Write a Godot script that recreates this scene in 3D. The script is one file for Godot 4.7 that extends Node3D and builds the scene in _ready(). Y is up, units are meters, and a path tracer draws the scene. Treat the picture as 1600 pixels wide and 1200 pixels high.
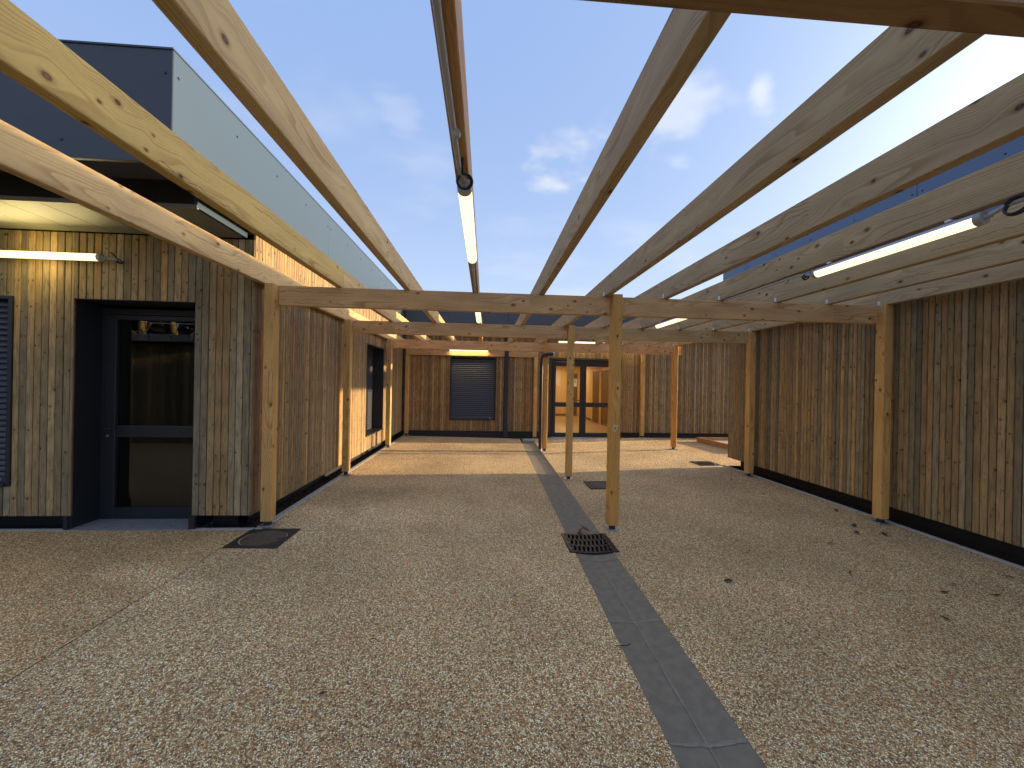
extends Node3D

# ------------------------------------------------------------------ helpers
var rng := RandomNumberGenerator.new()
var names := {}
var M := {}
var cache := {}

const H := 2.45          # underside of the rafters, top of the beams
const RX := [-2.235, -1.515, -0.832, -0.126, 0.576, 1.277, 1.93, 2.556, 3.2, 3.8, 4.418]
const BAYS := [[-0.5, -4.2], [-4.203, -6.41], [-6.413, -9.1], [-9.103, -11.12]]
const ORD := ["first", "second", "third", "fourth", "fifth", "sixth", "seventh", "eighth", "ninth", "tenth", "eleventh", "twelfth"]

func numbered(n: String) -> String:
	if not names.has(n):
		names[n] = 0
		return n
	names[n] += 1
	return "%s_%03d" % [n, names[n]]

func tag(o: Node3D, label: String, category: String, group := "") -> void:
	o.set_meta("label", label)
	o.set_meta("category", category)
	if group != "":
		o.set_meta("group", group)

func thing(n: String, label: String, category: String, at := Vector3.ZERO, group := "") -> Node3D:
	var o := Node3D.new()
	o.name = numbered(n)
	add_child(o)
	o.position = at
	tag(o, label, category, group)
	return o

func struct_node(n: String) -> Node3D:
	var o := Node3D.new()
	o.name = numbered(n)
	add_child(o)
	o.set_meta("kind", "structure")
	return o

func sub(n: String, parent: Node3D) -> Node3D:
	var o := Node3D.new()
	o.name = part_name(n, parent)
	parent.add_child(o, true)
	return o

func part_name(n: String, parent: Node3D) -> String:
	var k := "%d/%s" % [parent.get_instance_id(), n]
	if not names.has(k):
		names[k] = 0
		return n
	names[k] += 1
	return "%s_%03d" % [n, names[k]]

func part(n: String, mesh: Mesh, mat: Material, parent: Node3D, at := Vector3.ZERO, rot := Vector3.ZERO) -> MeshInstance3D:
	var o := MeshInstance3D.new()
	o.name = part_name(n, parent) if parent != self else numbered(n)
	o.mesh = mesh
	o.material_override = mat
	parent.add_child(o, true)
	o.position = at
	o.rotation = rot
	return o

func struct(n: String, mesh: Mesh, mat: Material) -> MeshInstance3D:
	var o := part(n, mesh, mat, self)
	o.set_meta("kind", "structure")
	return o

func begin() -> SurfaceTool:
	var st := SurfaceTool.new()
	st.begin(Mesh.PRIMITIVE_TRIANGLES)
	return st

func tri(st: SurfaceTool, a: Vector3, b: Vector3, c: Vector3, n: Vector3, ua := Vector2.ZERO, ub := Vector2.ZERO, uc := Vector2.ZERO) -> void:
	st.set_normal(n)
	if (b - a).cross(c - a).dot(n) > 0.0:
		st.set_uv(ua); st.add_vertex(a)
		st.set_uv(uc); st.add_vertex(c)
		st.set_uv(ub); st.add_vertex(b)
	else:
		st.set_uv(ua); st.add_vertex(a)
		st.set_uv(ub); st.add_vertex(b)
		st.set_uv(uc); st.add_vertex(c)

func quad(st: SurfaceTool, a: Vector3, b: Vector3, c: Vector3, d: Vector3, n := Vector3.ZERO, ua := Vector2.ZERO, ub := Vector2.ZERO, uc := Vector2.ZERO, ud := Vector2.ZERO) -> void:
	if n == Vector3.ZERO:
		n = (b - a).cross(c - a).normalized()
	tri(st, a, b, c, n, ua, ub, uc)
	tri(st, a, c, d, n, ua, uc, ud)

func add_box(st: SurfaceTool, c: Vector3, s: Vector3, bev := 0.0, bas := Basis.IDENTITY) -> void:
	var h := s * 0.5
	var b := minf(bev, minf(h.x, minf(h.y, h.z)) * 0.9)
	for i in 3:
		var j := (i + 1) % 3
		var k := (i + 2) % 3
		for si in [-1.0, 1.0]:
			var p := []
			for e in [[-1, -1], [1, -1], [1, 1], [-1, 1]]:
				var v := Vector3.ZERO
				v[i] = si * h[i]
				v[j] = e[0] * (h[j] - b)
				v[k] = e[1] * (h[k] - b)
				p.append(v)
			var n := Vector3.ZERO
			n[i] = si
			quad(st, c + bas * p[0], c + bas * p[1], c + bas * p[2], c + bas * p[3], bas * n)
			if b > 0.0:
				for sj in [-1.0, 1.0]:
					var e0 := Vector3.ZERO
					e0[i] = si * h[i]; e0[j] = sj * (h[j] - b); e0[k] = -(h[k] - b)
					var e1 := e0
					e1[k] = h[k] - b
					var f1 := Vector3.ZERO
					f1[i] = si * (h[i] - b); f1[j] = sj * h[j]; f1[k] = h[k] - b
					var f0 := f1
					f0[k] = -(h[k] - b)
					var m := Vector3.ZERO
					m[i] = si; m[j] = sj
					quad(st, c + bas * e0, c + bas * e1, c + bas * f1, c + bas * f0, bas * m.normalized())
	if b > 0.0:
		for sx in [-1.0, 1.0]:
			for sy in [-1.0, 1.0]:
				for sz in [-1.0, 1.0]:
					var g := Vector3(sx, sy, sz)
					tri(st, c + bas * (g * Vector3(h.x, h.y - b, h.z - b)), c + bas * (g * Vector3(h.x - b, h.y, h.z - b)), c + bas * (g * Vector3(h.x - b, h.y - b, h.z)), bas * g.normalized())

func box(s: Vector3, bev := 0.0) -> Mesh:
	var key := "box%s%s" % [s, bev]
	if not cache.has(key):
		var st := begin()
		add_box(st, Vector3.ZERO, s, bev)
		cache[key] = st.commit()
	return cache[key]

# a box between two corners, as a part of its own
func slab(n: String, a: Vector3, b: Vector3, mat: Material, parent: Node3D, bev := 0.0) -> MeshInstance3D:
	return part(n, box((b - a).abs(), bev), mat, parent, (a + b) * 0.5 - (parent.position if parent != self else Vector3.ZERO))

func ring_frame(axis: Vector3) -> Array:
	var u := axis.cross(Vector3.UP if absf(axis.y) < 0.9 else Vector3.RIGHT).normalized()
	return [u, axis.cross(u).normalized()]

func add_cyl(st: SurfaceTool, p0: Vector3, p1: Vector3, r0: float, r1: float, n := 16, caps := true) -> void:
	var ax := (p1 - p0).normalized()
	var f := ring_frame(ax)
	for i in n:
		var a0 := TAU * i / n
		var a1 := TAU * (i + 1) / n
		var d0: Vector3 = f[0] * cos(a0) + f[1] * sin(a0)
		var d1: Vector3 = f[0] * cos(a1) + f[1] * sin(a1)
		smooth_quad(st, p0 + d0 * r0, p0 + d1 * r0, p1 + d1 * r1, p1 + d0 * r1, d0, d1, d1, d0)
		if caps:
			tri(st, p0, p0 + d0 * r0, p0 + d1 * r0, -ax)
			tri(st, p1, p1 + d0 * r1, p1 + d1 * r1, ax)

func smooth_quad(st: SurfaceTool, a: Vector3, b: Vector3, c: Vector3, d: Vector3, na: Vector3, nb: Vector3, nc: Vector3, nd: Vector3) -> void:
	var flip := (b - a).cross(c - a).dot(na + nc) > 0.0
	var p := [a, b, c, a, c, d]
	var n := [na, nb, nc, na, nc, nd]
	for i in ([0, 2, 1, 3, 5, 4] if flip else [0, 1, 2, 3, 4, 5]):
		st.set_normal(n[i])
		st.set_uv(Vector2.ZERO)
		st.add_vertex(p[i])

func add_tube(st: SurfaceTool, pts: Array, r: float, n := 10) -> void:
	var rings := []
	var u := Vector3.ZERO
	for i in pts.size():
		var t: Vector3 = (pts[mini(i + 1, pts.size() - 1)] - pts[maxi(i - 1, 0)]).normalized()
		if i == 0:
			u = ring_frame(t)[0]
		u = (u - t * u.dot(t)).normalized()
		var w := t.cross(u)
		var ring := []
		for k in n:
			ring.append(u * cos(TAU * k / n) + w * sin(TAU * k / n))
		rings.append(ring)
	for i in pts.size() - 1:
		for k in n:
			var k2 := (k + 1) % n
			smooth_quad(st, pts[i] + rings[i][k] * r, pts[i] + rings[i][k2] * r, pts[i + 1] + rings[i + 1][k2] * r, pts[i + 1] + rings[i + 1][k] * r, rings[i][k], rings[i][k2], rings[i + 1][k2], rings[i + 1][k])
	for e in [0, pts.size() - 1]:
		var t: Vector3 = (pts[0] - pts[1]).normalized() if e == 0 else (pts[e] - pts[e - 1]).normalized()
		for k in n:
			tri(st, pts[e], pts[e] + rings[e][k] * r, pts[e] + rings[e][(k + 1) % n] * r, t)

func cyl(p0: Vector3, p1: Vector3, r: float, n := 16) -> Mesh:
	var st := begin()
	add_cyl(st, p0, p1, r, r, n)
	return st.commit()

# sawn timber along local x, 0..len; height on y, width on z; UVs run along the grain, each face on a band of its own
func timber(length: float, h: float, w: float, bev := 0.004, bow := 0.0) -> Mesh:
	var st := begin()
	var off := rng.randf()
	var b0 := rng.randi_range(0, 3)
	var nseg := maxi(1, int(length / 0.6))
	var flip := -1.0 if rng.randf() < 0.5 else 1.0
	var prof := [Vector2(-h / 2 + bev, -w / 2), Vector2(h / 2 - bev, -w / 2), Vector2(h / 2, -w / 2 + bev), Vector2(h / 2, w / 2 - bev), Vector2(h / 2 - bev, w / 2), Vector2(-h / 2 + bev, w / 2), Vector2(-h / 2, w / 2 - bev), Vector2(-h / 2, -w / 2 + bev)]
	var band := [0, 0, 1, 1, 2, 2, 3, 3]
	var start := [0.01, 0.0, 0.05, 0.0, 0.01, 0.0, 0.1, 0.0]
	for i in 8:
		var p: Vector2 = prof[i]
		var p2: Vector2 = prof[(i + 1) % 8]
		var e := p2 - p
		var n := Vector3(0, -e.y, e.x).normalized()
		if n.dot(Vector3(0, p.x + p2.x, p.y + p2.y)) < 0.0:
			n = -n
		var v0: float = ((band[i] + b0) % 4) * 0.25 + 0.02 + start[i]
		if e.length() < 0.15:
			v0 = ((band[i] + b0) % 4) * 0.25 + 0.02 + rng.randf() * 0.1
		var v1 := v0 + minf(e.length(), 0.22)
		if flip < 0.0:
			var t := v0
			v0 = v1
			v1 = t
		for s in nseg:
			var x0 := length * s / nseg
			var x1 := length * (s + 1) / nseg
			var y0 := bow * sin(PI * x0 / length)
			var y1 := bow * sin(PI * x1 / length)
			var u0 := (off + flip * x0 / 4.0)
			var u1 := (off + flip * x1 / 4.0)
			quad(st, Vector3(x0, p.x + y0, p.y), Vector3(x1, p.x + y1, p.y), Vector3(x1, p2.x + y1, p2.y), Vector3(x0, p2.x + y0, p2.y), n, Vector2(u0, v0), Vector2(u1, v0), Vector2(u1, v1), Vector2(u0, v1))
	for s in [0.0, length]:
		var nn := Vector3(-1 if s == 0.0 else 1, 0, 0)
		for i in range(1, 7):
			tri(st, Vector3(s, prof[0].x, prof[0].y), Vector3(s, prof[i].x, prof[i].y), Vector3(s, prof[i + 1].x, prof[i + 1].y), nn, Vector2(off, 0.1), Vector2(off + 0.003, 0.12), Vector2(off, 0.14))
	return st.commit()

# cladding board, unit: width 1 on x (scaled), length 1 on y from 0 up, depth 0.022 outwards on z
func board_mesh(lane: int, length: float) -> Mesh:
	var key := "board%d/%.2f" % [lane, length]
	if cache.has(key):
		return cache[key]
	var st := begin()
	var w := 0.056
	var d := 0.022
	var b := 0.004
	var fl := -1.0 if (lane % 32) >= 16 else 1.0
	var u0 := (lane % 16) / 16.0 + 0.004
	var u1 := (lane % 16 + 1) / 16.0 - 0.004
	if (lane % 32) >= 16:
		var t := u0
		u0 = u1
		u1 = t
	var v0 := rng.randf()
	var v1 := v0 + fl * length / 3.0
	var pr := [Vector2(-w / 2, 0), Vector2(-w / 2, d - b), Vector2(-w / 2 + b, d), Vector2(w / 2 - b, d), Vector2(w / 2, d - b), Vector2(w / 2, 0)]
	for i in 5:
		var p: Vector2 = pr[i]
		var p2: Vector2 = pr[i + 1]
		var n := Vector3(-(p2.y - p.y), 0, p2.x - p.x).normalized()
		var ua := lerpf(u0, u1, clampf(p.x / w + 0.5, 0.0, 1.0))
		var ub := lerpf(u0, u1, clampf(p2.x / w + 0.5, 0.0, 1.0))
		if i == 0 or i == 4:
			ub = ua + 0.006
		quad(st, Vector3(p.x, 0, p.y), Vector3(p2.x, 0, p2.y), Vector3(p2.x, length, p2.y), Vector3(p.x, length, p.y), n, Vector2(ua, v0), Vector2(ub, v0), Vector2(ub, v1), Vector2(ua, v1))
	quad(st, Vector3(-w / 2, 0, 0), Vector3(w / 2, 0, 0), Vector3(w / 2, 0, d - b), Vector3(-w / 2, 0, d - b), Vector3.DOWN, Vector2(u0, v0), Vector2(u1, v0), Vector2(u1, v0), Vector2(u0, v0))
	cache[key] = st.commit()
	return cache[key]

# boards from s0 to s1 along a wall; holes are [a, b, y0, y1]; place(s, y) gives the point, rot the turn
func clad(parent: Node3D, s0: float, s1: float, yb: float, yt: float, pitch: float, holes: Array, place: Callable, rot: float, mats: Array, seam := 0.0) -> void:
	var s := s0
	while s < s1 - 0.004:
		var w := minf(pitch * rng.randf_range(0.94, 1.06), s1 - s)
		var cuts := [s, s + w - 0.007]
		for h in holes:
			for e in [h[0], h[1]]:
				if e > s + 0.004 and e < s + w - 0.011:
					cuts.append(e)
		cuts.sort()
		for i in cuts.size() - 1:
			var l: float = cuts[i]
			var r: float = cuts[i + 1]
			if r - l < 0.006:
				continue
			var mid := (l + r) / 2
			var segs := [[yb, yt]]
			for h in holes:
				if mid > h[0] and mid < h[1]:
					var nxt := []
					for g in segs:
						if h[2] > g[0] + 0.03:
							nxt.append([g[0], minf(h[2], g[1])])
						if h[3] < g[1] - 0.03:
							nxt.append([maxf(h[3], g[0]), g[1]])
					segs = nxt
			var mat: Material = mats[rng.randi() % mats.size()]
			var push := rng.randf_range(-0.002, 0.003)
			for g in segs:
				var length: float = g[1] - g[0]
				var cls := 2.7 if length > 1.6 else (0.7 if length > 0.45 else 0.3)
				var o := part("board", board_mesh(rng.randi_range(0, 31), cls), mat, parent, place.call(mid, g[0], push) - parent.position, Vector3(0, rot, 0))
				o.scale = Vector3((r - l) / 0.056, length / cls, 1.0)
		s += w

# ------------------------------------------------------------------ textures
func byte3(c: Color) -> Array:
	return [clampi(int(c.r * 255.0), 0, 255), clampi(int(c.g * 255.0), 0, 255), clampi(int(c.b * 255.0), 0, 255)]

func to_tex(im: Image) -> ImageTexture:
	return ImageTexture.create_from_image(im)

func pine_image() -> Image:
	var W := 2048
	var HH := 512
	var bytes := PackedByteArray()
	bytes.resize(W * HH * 3)
	var nz := FastNoiseLite.new()
	nz.seed = 5
	nz.noise_type = FastNoiseLite.TYPE_SIMPLEX_SMOOTH
	nz.fractal_type = FastNoiseLite.FRACTAL_NONE
	nz.frequency = 1.0
	var fine := FastNoiseLite.new()
	fine.seed = 11
	fine.frequency = 1.0
	fine.fractal_octaves = 2
	var light := Vector3(0.82, 0.715, 0.555)
	var late := Vector3(0.63, 0.46, 0.285)
	var knotc := Vector3(0.30, 0.175, 0.10)
	for b in 4:
		var knots := []
		for k in 11:
			knots.append([rng.randf() * W, 12.0 + rng.randf() * 104.0, rng.randf_range(2.5, 7.0), rng.randf_range(0.5, 1.0)])
		var cracks := []
		for k in 4:
			cracks.append([rng.randf() * W, rng.randf_range(90.0, 420.0), 15.0 + rng.randf() * 98.0])
		for x in W:
			var near := []
			for k in knots:
				var dx: float = x - k[0]
				if dx > W / 2.0: dx -= W
				if dx < -W / 2.0: dx += W
				if absf(dx) < k[2] * 13.0:
					near.append([dx, k[1], k[2], exp(-dx * dx / (2.0 * pow(k[2] * 4.2, 2.0))), k[3]])
			var wob := nz.get_noise_2d(x * 0.004, b * 9.0) * 5.0
			var seamfade := minf(1.0, minf(x, W - x) / 120.0)
			for y in 128:
				var yy := float(y)
				var dk := 9.0
				var dim := 1.0
				for k in near:
					var dy: float = y - k[1]
					yy -= k[2] * 2.2 * k[3] * dy / (absf(dy) + k[2])
					var dd: float = sqrt(k[0] * k[0] * 0.45 + dy * dy) / k[2]
					if dd < dk:
						dk = dd
						dim = k[4]
				var n := nz.get_noise_2d(x * 0.0011, yy * 0.011 + b * 31.0) * seamfade
				var t := yy * 0.085 + n * 3.4 + wob * 0.05
				var f := t - floorf(t)
				var l := smoothstep(0.35, 0.92, f) * (1.0 - smoothstep(0.93, 1.0, f))
				l = l * (0.38 + 0.28 * nz.get_noise_2d(x * 0.002, floorf(t) * 7.7))
				var g := fine.get_noise_2d(x * 0.035, y * 0.9 + b * 200.0) * 0.055 + nz.get_noise_2d(x * 0.0035 + 40.0, y * 0.014 + b * 5.0) * 0.05
				var c := light.lerp(late, clampf(l, 0.0, 1.0)) * (1.0 + g)
				if dk < 2.0:
					if dk < 1.0:
						c = c.lerp(knotc * (1.0 + 0.5 * sin(dk * 9.0)), dim * (1.0 - smoothstep(0.8, 1.0, dk) * 0.4))
					else:
						c = c.lerp(late * 0.9, (2.0 - dk) * 0.6 * dim)
				for k in cracks:
					var ddx: float = x - k[0]
					if ddx > 0.0 and ddx < k[1]:
						var cy: float = k[2] + nz.get_noise_2d(x * 0.02, k[2]) * 4.0
						if absf(y - cy) < 0.8:
							c *= 0.55
				var at := ((b * 128 + y) * W + x) * 3
				bytes[at] = clampi(int(c.x * 255.0), 0, 255)
				bytes[at + 1] = clampi(int(c.y * 255.0), 0, 255)
				bytes[at + 2] = clampi(int(c.z * 255.0), 0, 255)
	return Image.create_from_data(W, HH, false, Image.FORMAT_RGB8, bytes)

func cladding_image() -> Image:
	var S := 1024
	var bytes := PackedByteArray()
	bytes.resize(S * S * 3)
	var nz := FastNoiseLite.new()
	nz.seed = 21
	nz.frequency = 1.0
	nz.fractal_type = FastNoiseLite.FRACTAL_NONE
	var fr := FastNoiseLite.new()
	fr.seed = 31
	fr.frequency = 1.0
	fr.fractal_octaves = 3
	for lane in 16:
		var tone := rng.randf_range(0.86, 1.12)
		var grey := rng.randf()
		var warm := Vector3(0.70, 0.605, 0.46)
		var cool := Vector3(0.645, 0.60, 0.515)
		var base := warm.lerp(cool, grey) * tone
		var knots := []
		for k in rng.randi_range(5, 10):
			knots.append([6.0 + rng.randf() * 52.0, rng.randf() * S, rng.randf_range(2.5, 9.0), rng.randf_range(0.5, 1.0)])
		for y in S:
			var near := []
			for k in knots:
				var dy: float = y - k[1]
				if dy > S / 2.0: dy -= S
				if dy < -S / 2.0: dy += S
				if absf(dy) < 18.0:
					near.append([k[0], dy * 2.9, k[2], k[3]])
			var seam := minf(1.0, minf(y, S - y) / 60.0)
			for x in 64:
				var xx := float(x)
				var dk := 9.0
				var st := 1.0
				for k in near:
					var dx: float = x - k[0]
					xx += k[2] * 1.4 * exp(-k[1] * k[1] / (2.0 * 14.0 * 14.0)) * dx / (absf(dx) + k[2])
					var dd: float = sqrt(dx * dx + k[1] * k[1] * 0.8) / k[2]
					if dd < dk:
						dk = dd
						st = k[3]
				var g: float = fr.get_noise_2d(xx * 0.20 + lane * 70.0, y * 0.006) * 0.24 * seam
				g += nz.get_noise_2d(x * 0.012 + lane * 9.0, y * 0.011) * 0.10 * seam
				g += nz.get_noise_2d(x * 0.5 + lane * 70.0, y * 0.05) * 0.05
				var blot := smoothstep(0.30, 0.75, nz.get_noise_2d(x * 0.05 + lane * 13.0, y * 0.022 + 300.0)) * seam
				var c := base * (1.0 + g)
				c = c.lerp(Vector3(0.36, 0.345, 0.30), blot * 0.35)
				if dk < 2.2:
					if dk < 1.0:
						c = c.lerp(Vector3(0.20, 0.155, 0.115), st * 0.75)
					else:
						c = c.lerp(Vector3(0.36, 0.285, 0.20), (2.2 - dk) / 1.2 * 0.7 * st)
				var at := (y * S + lane * 64 + x) * 3
				bytes[at] = clampi(int(c.x * 255.0), 0, 255)
				bytes[at + 1] = clampi(int(c.y * 255.0), 0, 255)
				bytes[at + 2] = clampi(int(c.z * 255.0), 0, 255)
	return Image.create_from_data(S, S, false, Image.FORMAT_RGB8, bytes)

func gravel_images() -> Array:
	var S := 2048
	var nz := FastNoiseLite.new()
	nz.seed = 77
	nz.noise_type = FastNoiseLite.TYPE_CELLULAR
	nz.fractal_type = FastNoiseLite.FRACTAL_NONE
	nz.frequency = 0.125
	nz.cellular_jitter = 1.0
	nz.cellular_distance_function = FastNoiseLite.DISTANCE_EUCLIDEAN
	nz.domain_warp_enabled = true
	nz.domain_warp_amplitude = 3.0
	nz.domain_warp_frequency = 0.09
	nz.domain_warp_fractal_type = FastNoiseLite.DOMAIN_WARP_FRACTAL_NONE
	nz.cellular_return_type = FastNoiseLite.RETURN_CELL_VALUE
	var va := nz.get_image(S, S).get_data()
	nz.cellular_return_type = FastNoiseLite.RETURN_DISTANCE2_SUB
	var dist := nz.get_image(S, S)
	var da := dist.get_data()
	var pal := [[206, 186, 152], [226, 212, 186], [176, 142, 103], [158, 119, 80], [196, 168, 130], [131, 102, 76], [242, 236, 224], [168, 157, 143], [200, 176, 150], [148, 121, 96], [186, 150, 108], [216, 198, 164], [108, 86, 68], [190, 164, 138], [172, 130, 86], [232, 222, 200]]
	var lut := PackedByteArray()
	lut.resize(256 * 3)
	var r2 := RandomNumberGenerator.new()
	r2.seed = 9
	for i in 256:
		var p: Array = pal[r2.randi() % 16]
		var k := r2.randf_range(1.0, 1.2)
		for c in 3:
			lut[i * 3 + c] = clampi(int(lerpf([190.0, 163.0, 128.0][c], p[c] * [1.025, 0.985, 0.88][c], 0.97) * k), 0, 255)
	var edge := PackedInt32Array()
	edge.resize(256)
	for i in 256:
		edge[i] = int(256.0 * lerpf(0.31, 1.0, smoothstep(3.0, 46.0, float(i))))
	var out := PackedByteArray()
	out.resize(S * S * 3)
	var hgt := PackedByteArray()
	hgt.resize(S * S)
	var at := 0
	for i in S * S:
		var v := va[i] * 3
		var e := edge[da[i]]
		out[at] = (lut[v] * e) >> 8
		out[at + 1] = (lut[v + 1] * e) >> 8
		out[at + 2] = (lut[v + 2] * e) >> 8
		at += 3
		hgt[i] = mini(255, da[i] * 3)
	var col := Image.create_from_data(S, S, false, Image.FORMAT_RGB8, out)
	var hi := Image.create_from_data(S, S, false, Image.FORMAT_L8, hgt)
	hi.convert(Image.FORMAT_RGB8)
	hi.bump_map_to_normal_map(2.2)
	return [col, hi]

func noise_tex(size: int, freq: float, octaves: int, lo: Color, hi: Color, sd := 1, normal := false) -> NoiseTexture2D:
	var n := FastNoiseLite.new()
	n.seed = sd
	n.frequency = freq
	n.fractal_octaves = octaves
	var t := NoiseTexture2D.new()
	t.width = size
	t.height = size
	t.seamless = true
	t.noise = n
	if normal:
		t.as_normal_map = true
		t.bump_strength = 2.0
	else:
		var g := Gradient.new()
		g.set_color(0, lo)
		g.set_color(1, hi)
		t.color_ramp = g
	return t

func lin(r: float, g: float, b: float) -> Color:
	return Color(r, g, b).linear_to_srgb()

func mat(n: String, c: Color, rough := 0.8, metal := 0.0) -> StandardMaterial3D:
	var m := StandardMaterial3D.new()
	m.resource_name = n
	m.albedo_color = c
	m.roughness = rough
	m.metallic = metal
	M[n] = m
	return m

func noisy(m: StandardMaterial3D, tex: Texture2D, scale: float) -> void:
	m.albedo_texture = tex
	m.uv1_triplanar = true
	m.uv1_world_triplanar = true
	m.uv1_scale = Vector3.ONE * scale

func make_materials() -> void:
	var pine := to_tex(pine_image())
	for d in [["pine_gold", Color(0.96, 0.93, 0.70)], ["pine_tan", Color(0.95, 0.92, 0.82)], ["pine_grey", Color(0.86, 0.85, 0.81)], ["pine_grey_pale", Color(0.86, 0.85, 0.82)], ["pine_brown", Color(1.0, 0.93, 0.84)], ["pine_brown_dark", Color(0.88, 0.78, 0.66)], ["pine_darkest", Color(0.68, 0.61, 0.52)], ["pine_post", Color(1.0, 0.92, 0.72)], ["pine_post_dark", Color(0.98, 0.86, 0.60)]]:
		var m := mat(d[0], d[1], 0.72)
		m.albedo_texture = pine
	var cl := to_tex(cladding_image())
	for d in [["clad_a", Color(0.91, 0.89, 0.82)], ["clad_b", Color(0.84, 0.84, 0.79)], ["clad_c", Color(0.95, 0.89, 0.77)], ["clad_d", Color(0.76, 0.77, 0.73)],
			["brown_a", Color(0.950, 0.855, 0.722)], ["brown_b", Color(0.874, 0.798, 0.694)], ["brown_c", Color(0.950, 0.874, 0.741)], ["brown_d", Color(0.817, 0.750, 0.684)],
			["olive_a", Color(0.93, 0.88, 0.77)], ["olive_b", Color(0.84, 0.82, 0.75)], ["olive_c", Color(0.95, 0.86, 0.72)], ["olive_d", Color(0.78, 0.77, 0.71)]]:
		var m := mat(d[0], d[1], 0.78)
		m.albedo_texture = cl
	var gi := gravel_images()
	var g := mat("gravel", lin(1.86, 1.84, 1.8), 0.85)
	noisy(g, to_tex(gi[0]), 1.0 / 1.8)
	g.normal_enabled = true
	g.normal_texture = to_tex(gi[1])
	g.normal_scale = 1.2
	g.vertex_color_use_as_albedo = true
	var soil := mat("soil", Color.WHITE, 0.95)
	noisy(soil, noise_tex(512, 0.03, 4, lin(0.015, 0.012, 0.009), lin(0.06, 0.045, 0.032), 3), 1.4)
	var far := mat("far_earth", Color.WHITE, 0.95)
	noisy(far, noise_tex(512, 0.02, 4, lin(0.10, 0.09, 0.06), lin(0.20, 0.17, 0.12), 4), 0.2)
	var con := mat("concrete", Color.WHITE, 0.8)
	noisy(con, noise_tex(1024, 0.012, 6, lin(0.155, 0.134, 0.10), lin(0.235, 0.205, 0.155), 6), 0.9)
	var con2 := mat("concrete_pale", Color.WHITE, 0.85)
	noisy(con2, noise_tex(512, 0.03, 5, lin(0.30, 0.29, 0.27), lin(0.46, 0.45, 0.42), 8), 1.3)
	var mor := mat("mortar", Color.WHITE, 0.9)
	noisy(mor, noise_tex(512, 0.05, 4, lin(0.19, 0.168, 0.13), lin(0.30, 0.27, 0.215), 9), 2.0)
	mat("joint", lin(0.06, 0.052, 0.042), 0.9)
	var thr := mat("threshold_slate", Color.WHITE, 0.6)
	noisy(thr, noise_tex(512, 0.02, 5, lin(0.17, 0.18, 0.195), lin(0.27, 0.28, 0.295), 10), 1.2)
	var iron := mat("cast_iron", Color.WHITE, 0.55, 0.3)
	noisy(iron, noise_tex(512, 0.06, 4, lin(0.022, 0.021, 0.022), lin(0.06, 0.055, 0.05), 12), 2.5)
	var rust := mat("worn_iron", Color.WHITE, 0.6, 0.2)
	noisy(rust, noise_tex(512, 0.02, 5, lin(0.05, 0.045, 0.042), lin(0.16, 0.115, 0.08), 13), 2.0)
	mat("grate_black", lin(0.018, 0.019, 0.024), 0.32, 0.2)
	mat("dark_alu", lin(0.017, 0.020, 0.026), 0.5)
	mat("dark_plinth", lin(0.02, 0.023, 0.028), 0.6)
	mat("shutter", lin(0.055, 0.062, 0.085), 0.42)
	mat("membrane", lin(0.008, 0.008, 0.008), 0.9)
	mat("black_void", lin(0.01, 0.01, 0.011), 0.8)
	mat("fascia_metal", lin(0.066, 0.103, 0.145), 0.42, 0.4)
	mat("fascia_sky_tint", lin(0.09, 0.125, 0.19), 0.34, 0.6)  # same fascia metal, with the blue sky reflection put into its colour
	mat("fascia_shaded", lin(0.06, 0.066, 0.078), 0.5, 0.3)  # same fascia metal, darkened in colour for the faces without sun
	mat("soffit_board", lin(0.20, 0.20, 0.17), 0.6)
	mat("roof_membrane", lin(0.08, 0.08, 0.085), 0.9)
	mat("rivet", lin(0.05, 0.055, 0.06), 0.4, 0.6)
	mat("galvanised", lin(0.42, 0.45, 0.48), 0.42, 0.7)
	mat("zinc_bright", lin(0.62, 0.66, 0.74), 0.35, 0.6)
	mat("pipe_grey", lin(0.40, 0.41, 0.42), 0.4)
	mat("cable_black", lin(0.01, 0.01, 0.011), 0.45)
	mat("lamp_housing", lin(0.50, 0.50, 0.58), 0.4)
	mat("lamp_cap", lin(0.35, 0.34, 0.33), 0.35)
	mat("lamp_clip", lin(0.75, 0.75, 0.72), 0.35)
	var tube := mat("lamp_glow", Color(1.0, 0.97, 0.85), 0.4)
	tube.emission_enabled = true
	tube.emission = Color(1.0, 0.955, 0.72)
	tube.emission_energy_multiplier = 0.56
	var ceil_glow := mat("ceiling_glow", Color(1, 0.95, 0.85), 0.5)
	ceil_glow.emission_enabled = true
	ceil_glow.emission = Color(1.0, 0.9, 0.7)
	ceil_glow.emission_energy_multiplier = 2.0
	var gl := mat("glass", Color(0.02, 0.03, 0.03, 0.12), 0.0)
	gl.transparency = BaseMaterial3D.TRANSPARENCY_ALPHA
	gl.metallic_specular = 0.6
	var gd := mat("glass_dark", Color(0.02, 0.022, 0.02, 0.4), 0.0)
	gd.transparency = BaseMaterial3D.TRANSPARENCY_ALPHA
	gd.metallic_specular = 0.75
	mat("room_cream", lin(0.62, 0.42, 0.17), 0.7)
	mat("room_trim", lin(0.68, 0.48, 0.20), 0.6)
	mat("room_floor", lin(0.42, 0.27, 0.12), 0.35)
	mat("room_ceiling", lin(0.66, 0.55, 0.36), 0.8)
	mat("room_door", lin(0.16, 0.085, 0.035), 0.55)
	mat("room_grey", lin(0.3, 0.29, 0.27), 0.8)
	mat("paper", lin(0.62, 0.72, 0.72), 0.8)
	mat("paper_print", lin(0.10, 0.20, 0.26), 0.8)
	mat("white_plastic", lin(0.8, 0.8, 0.78), 0.4)
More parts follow.
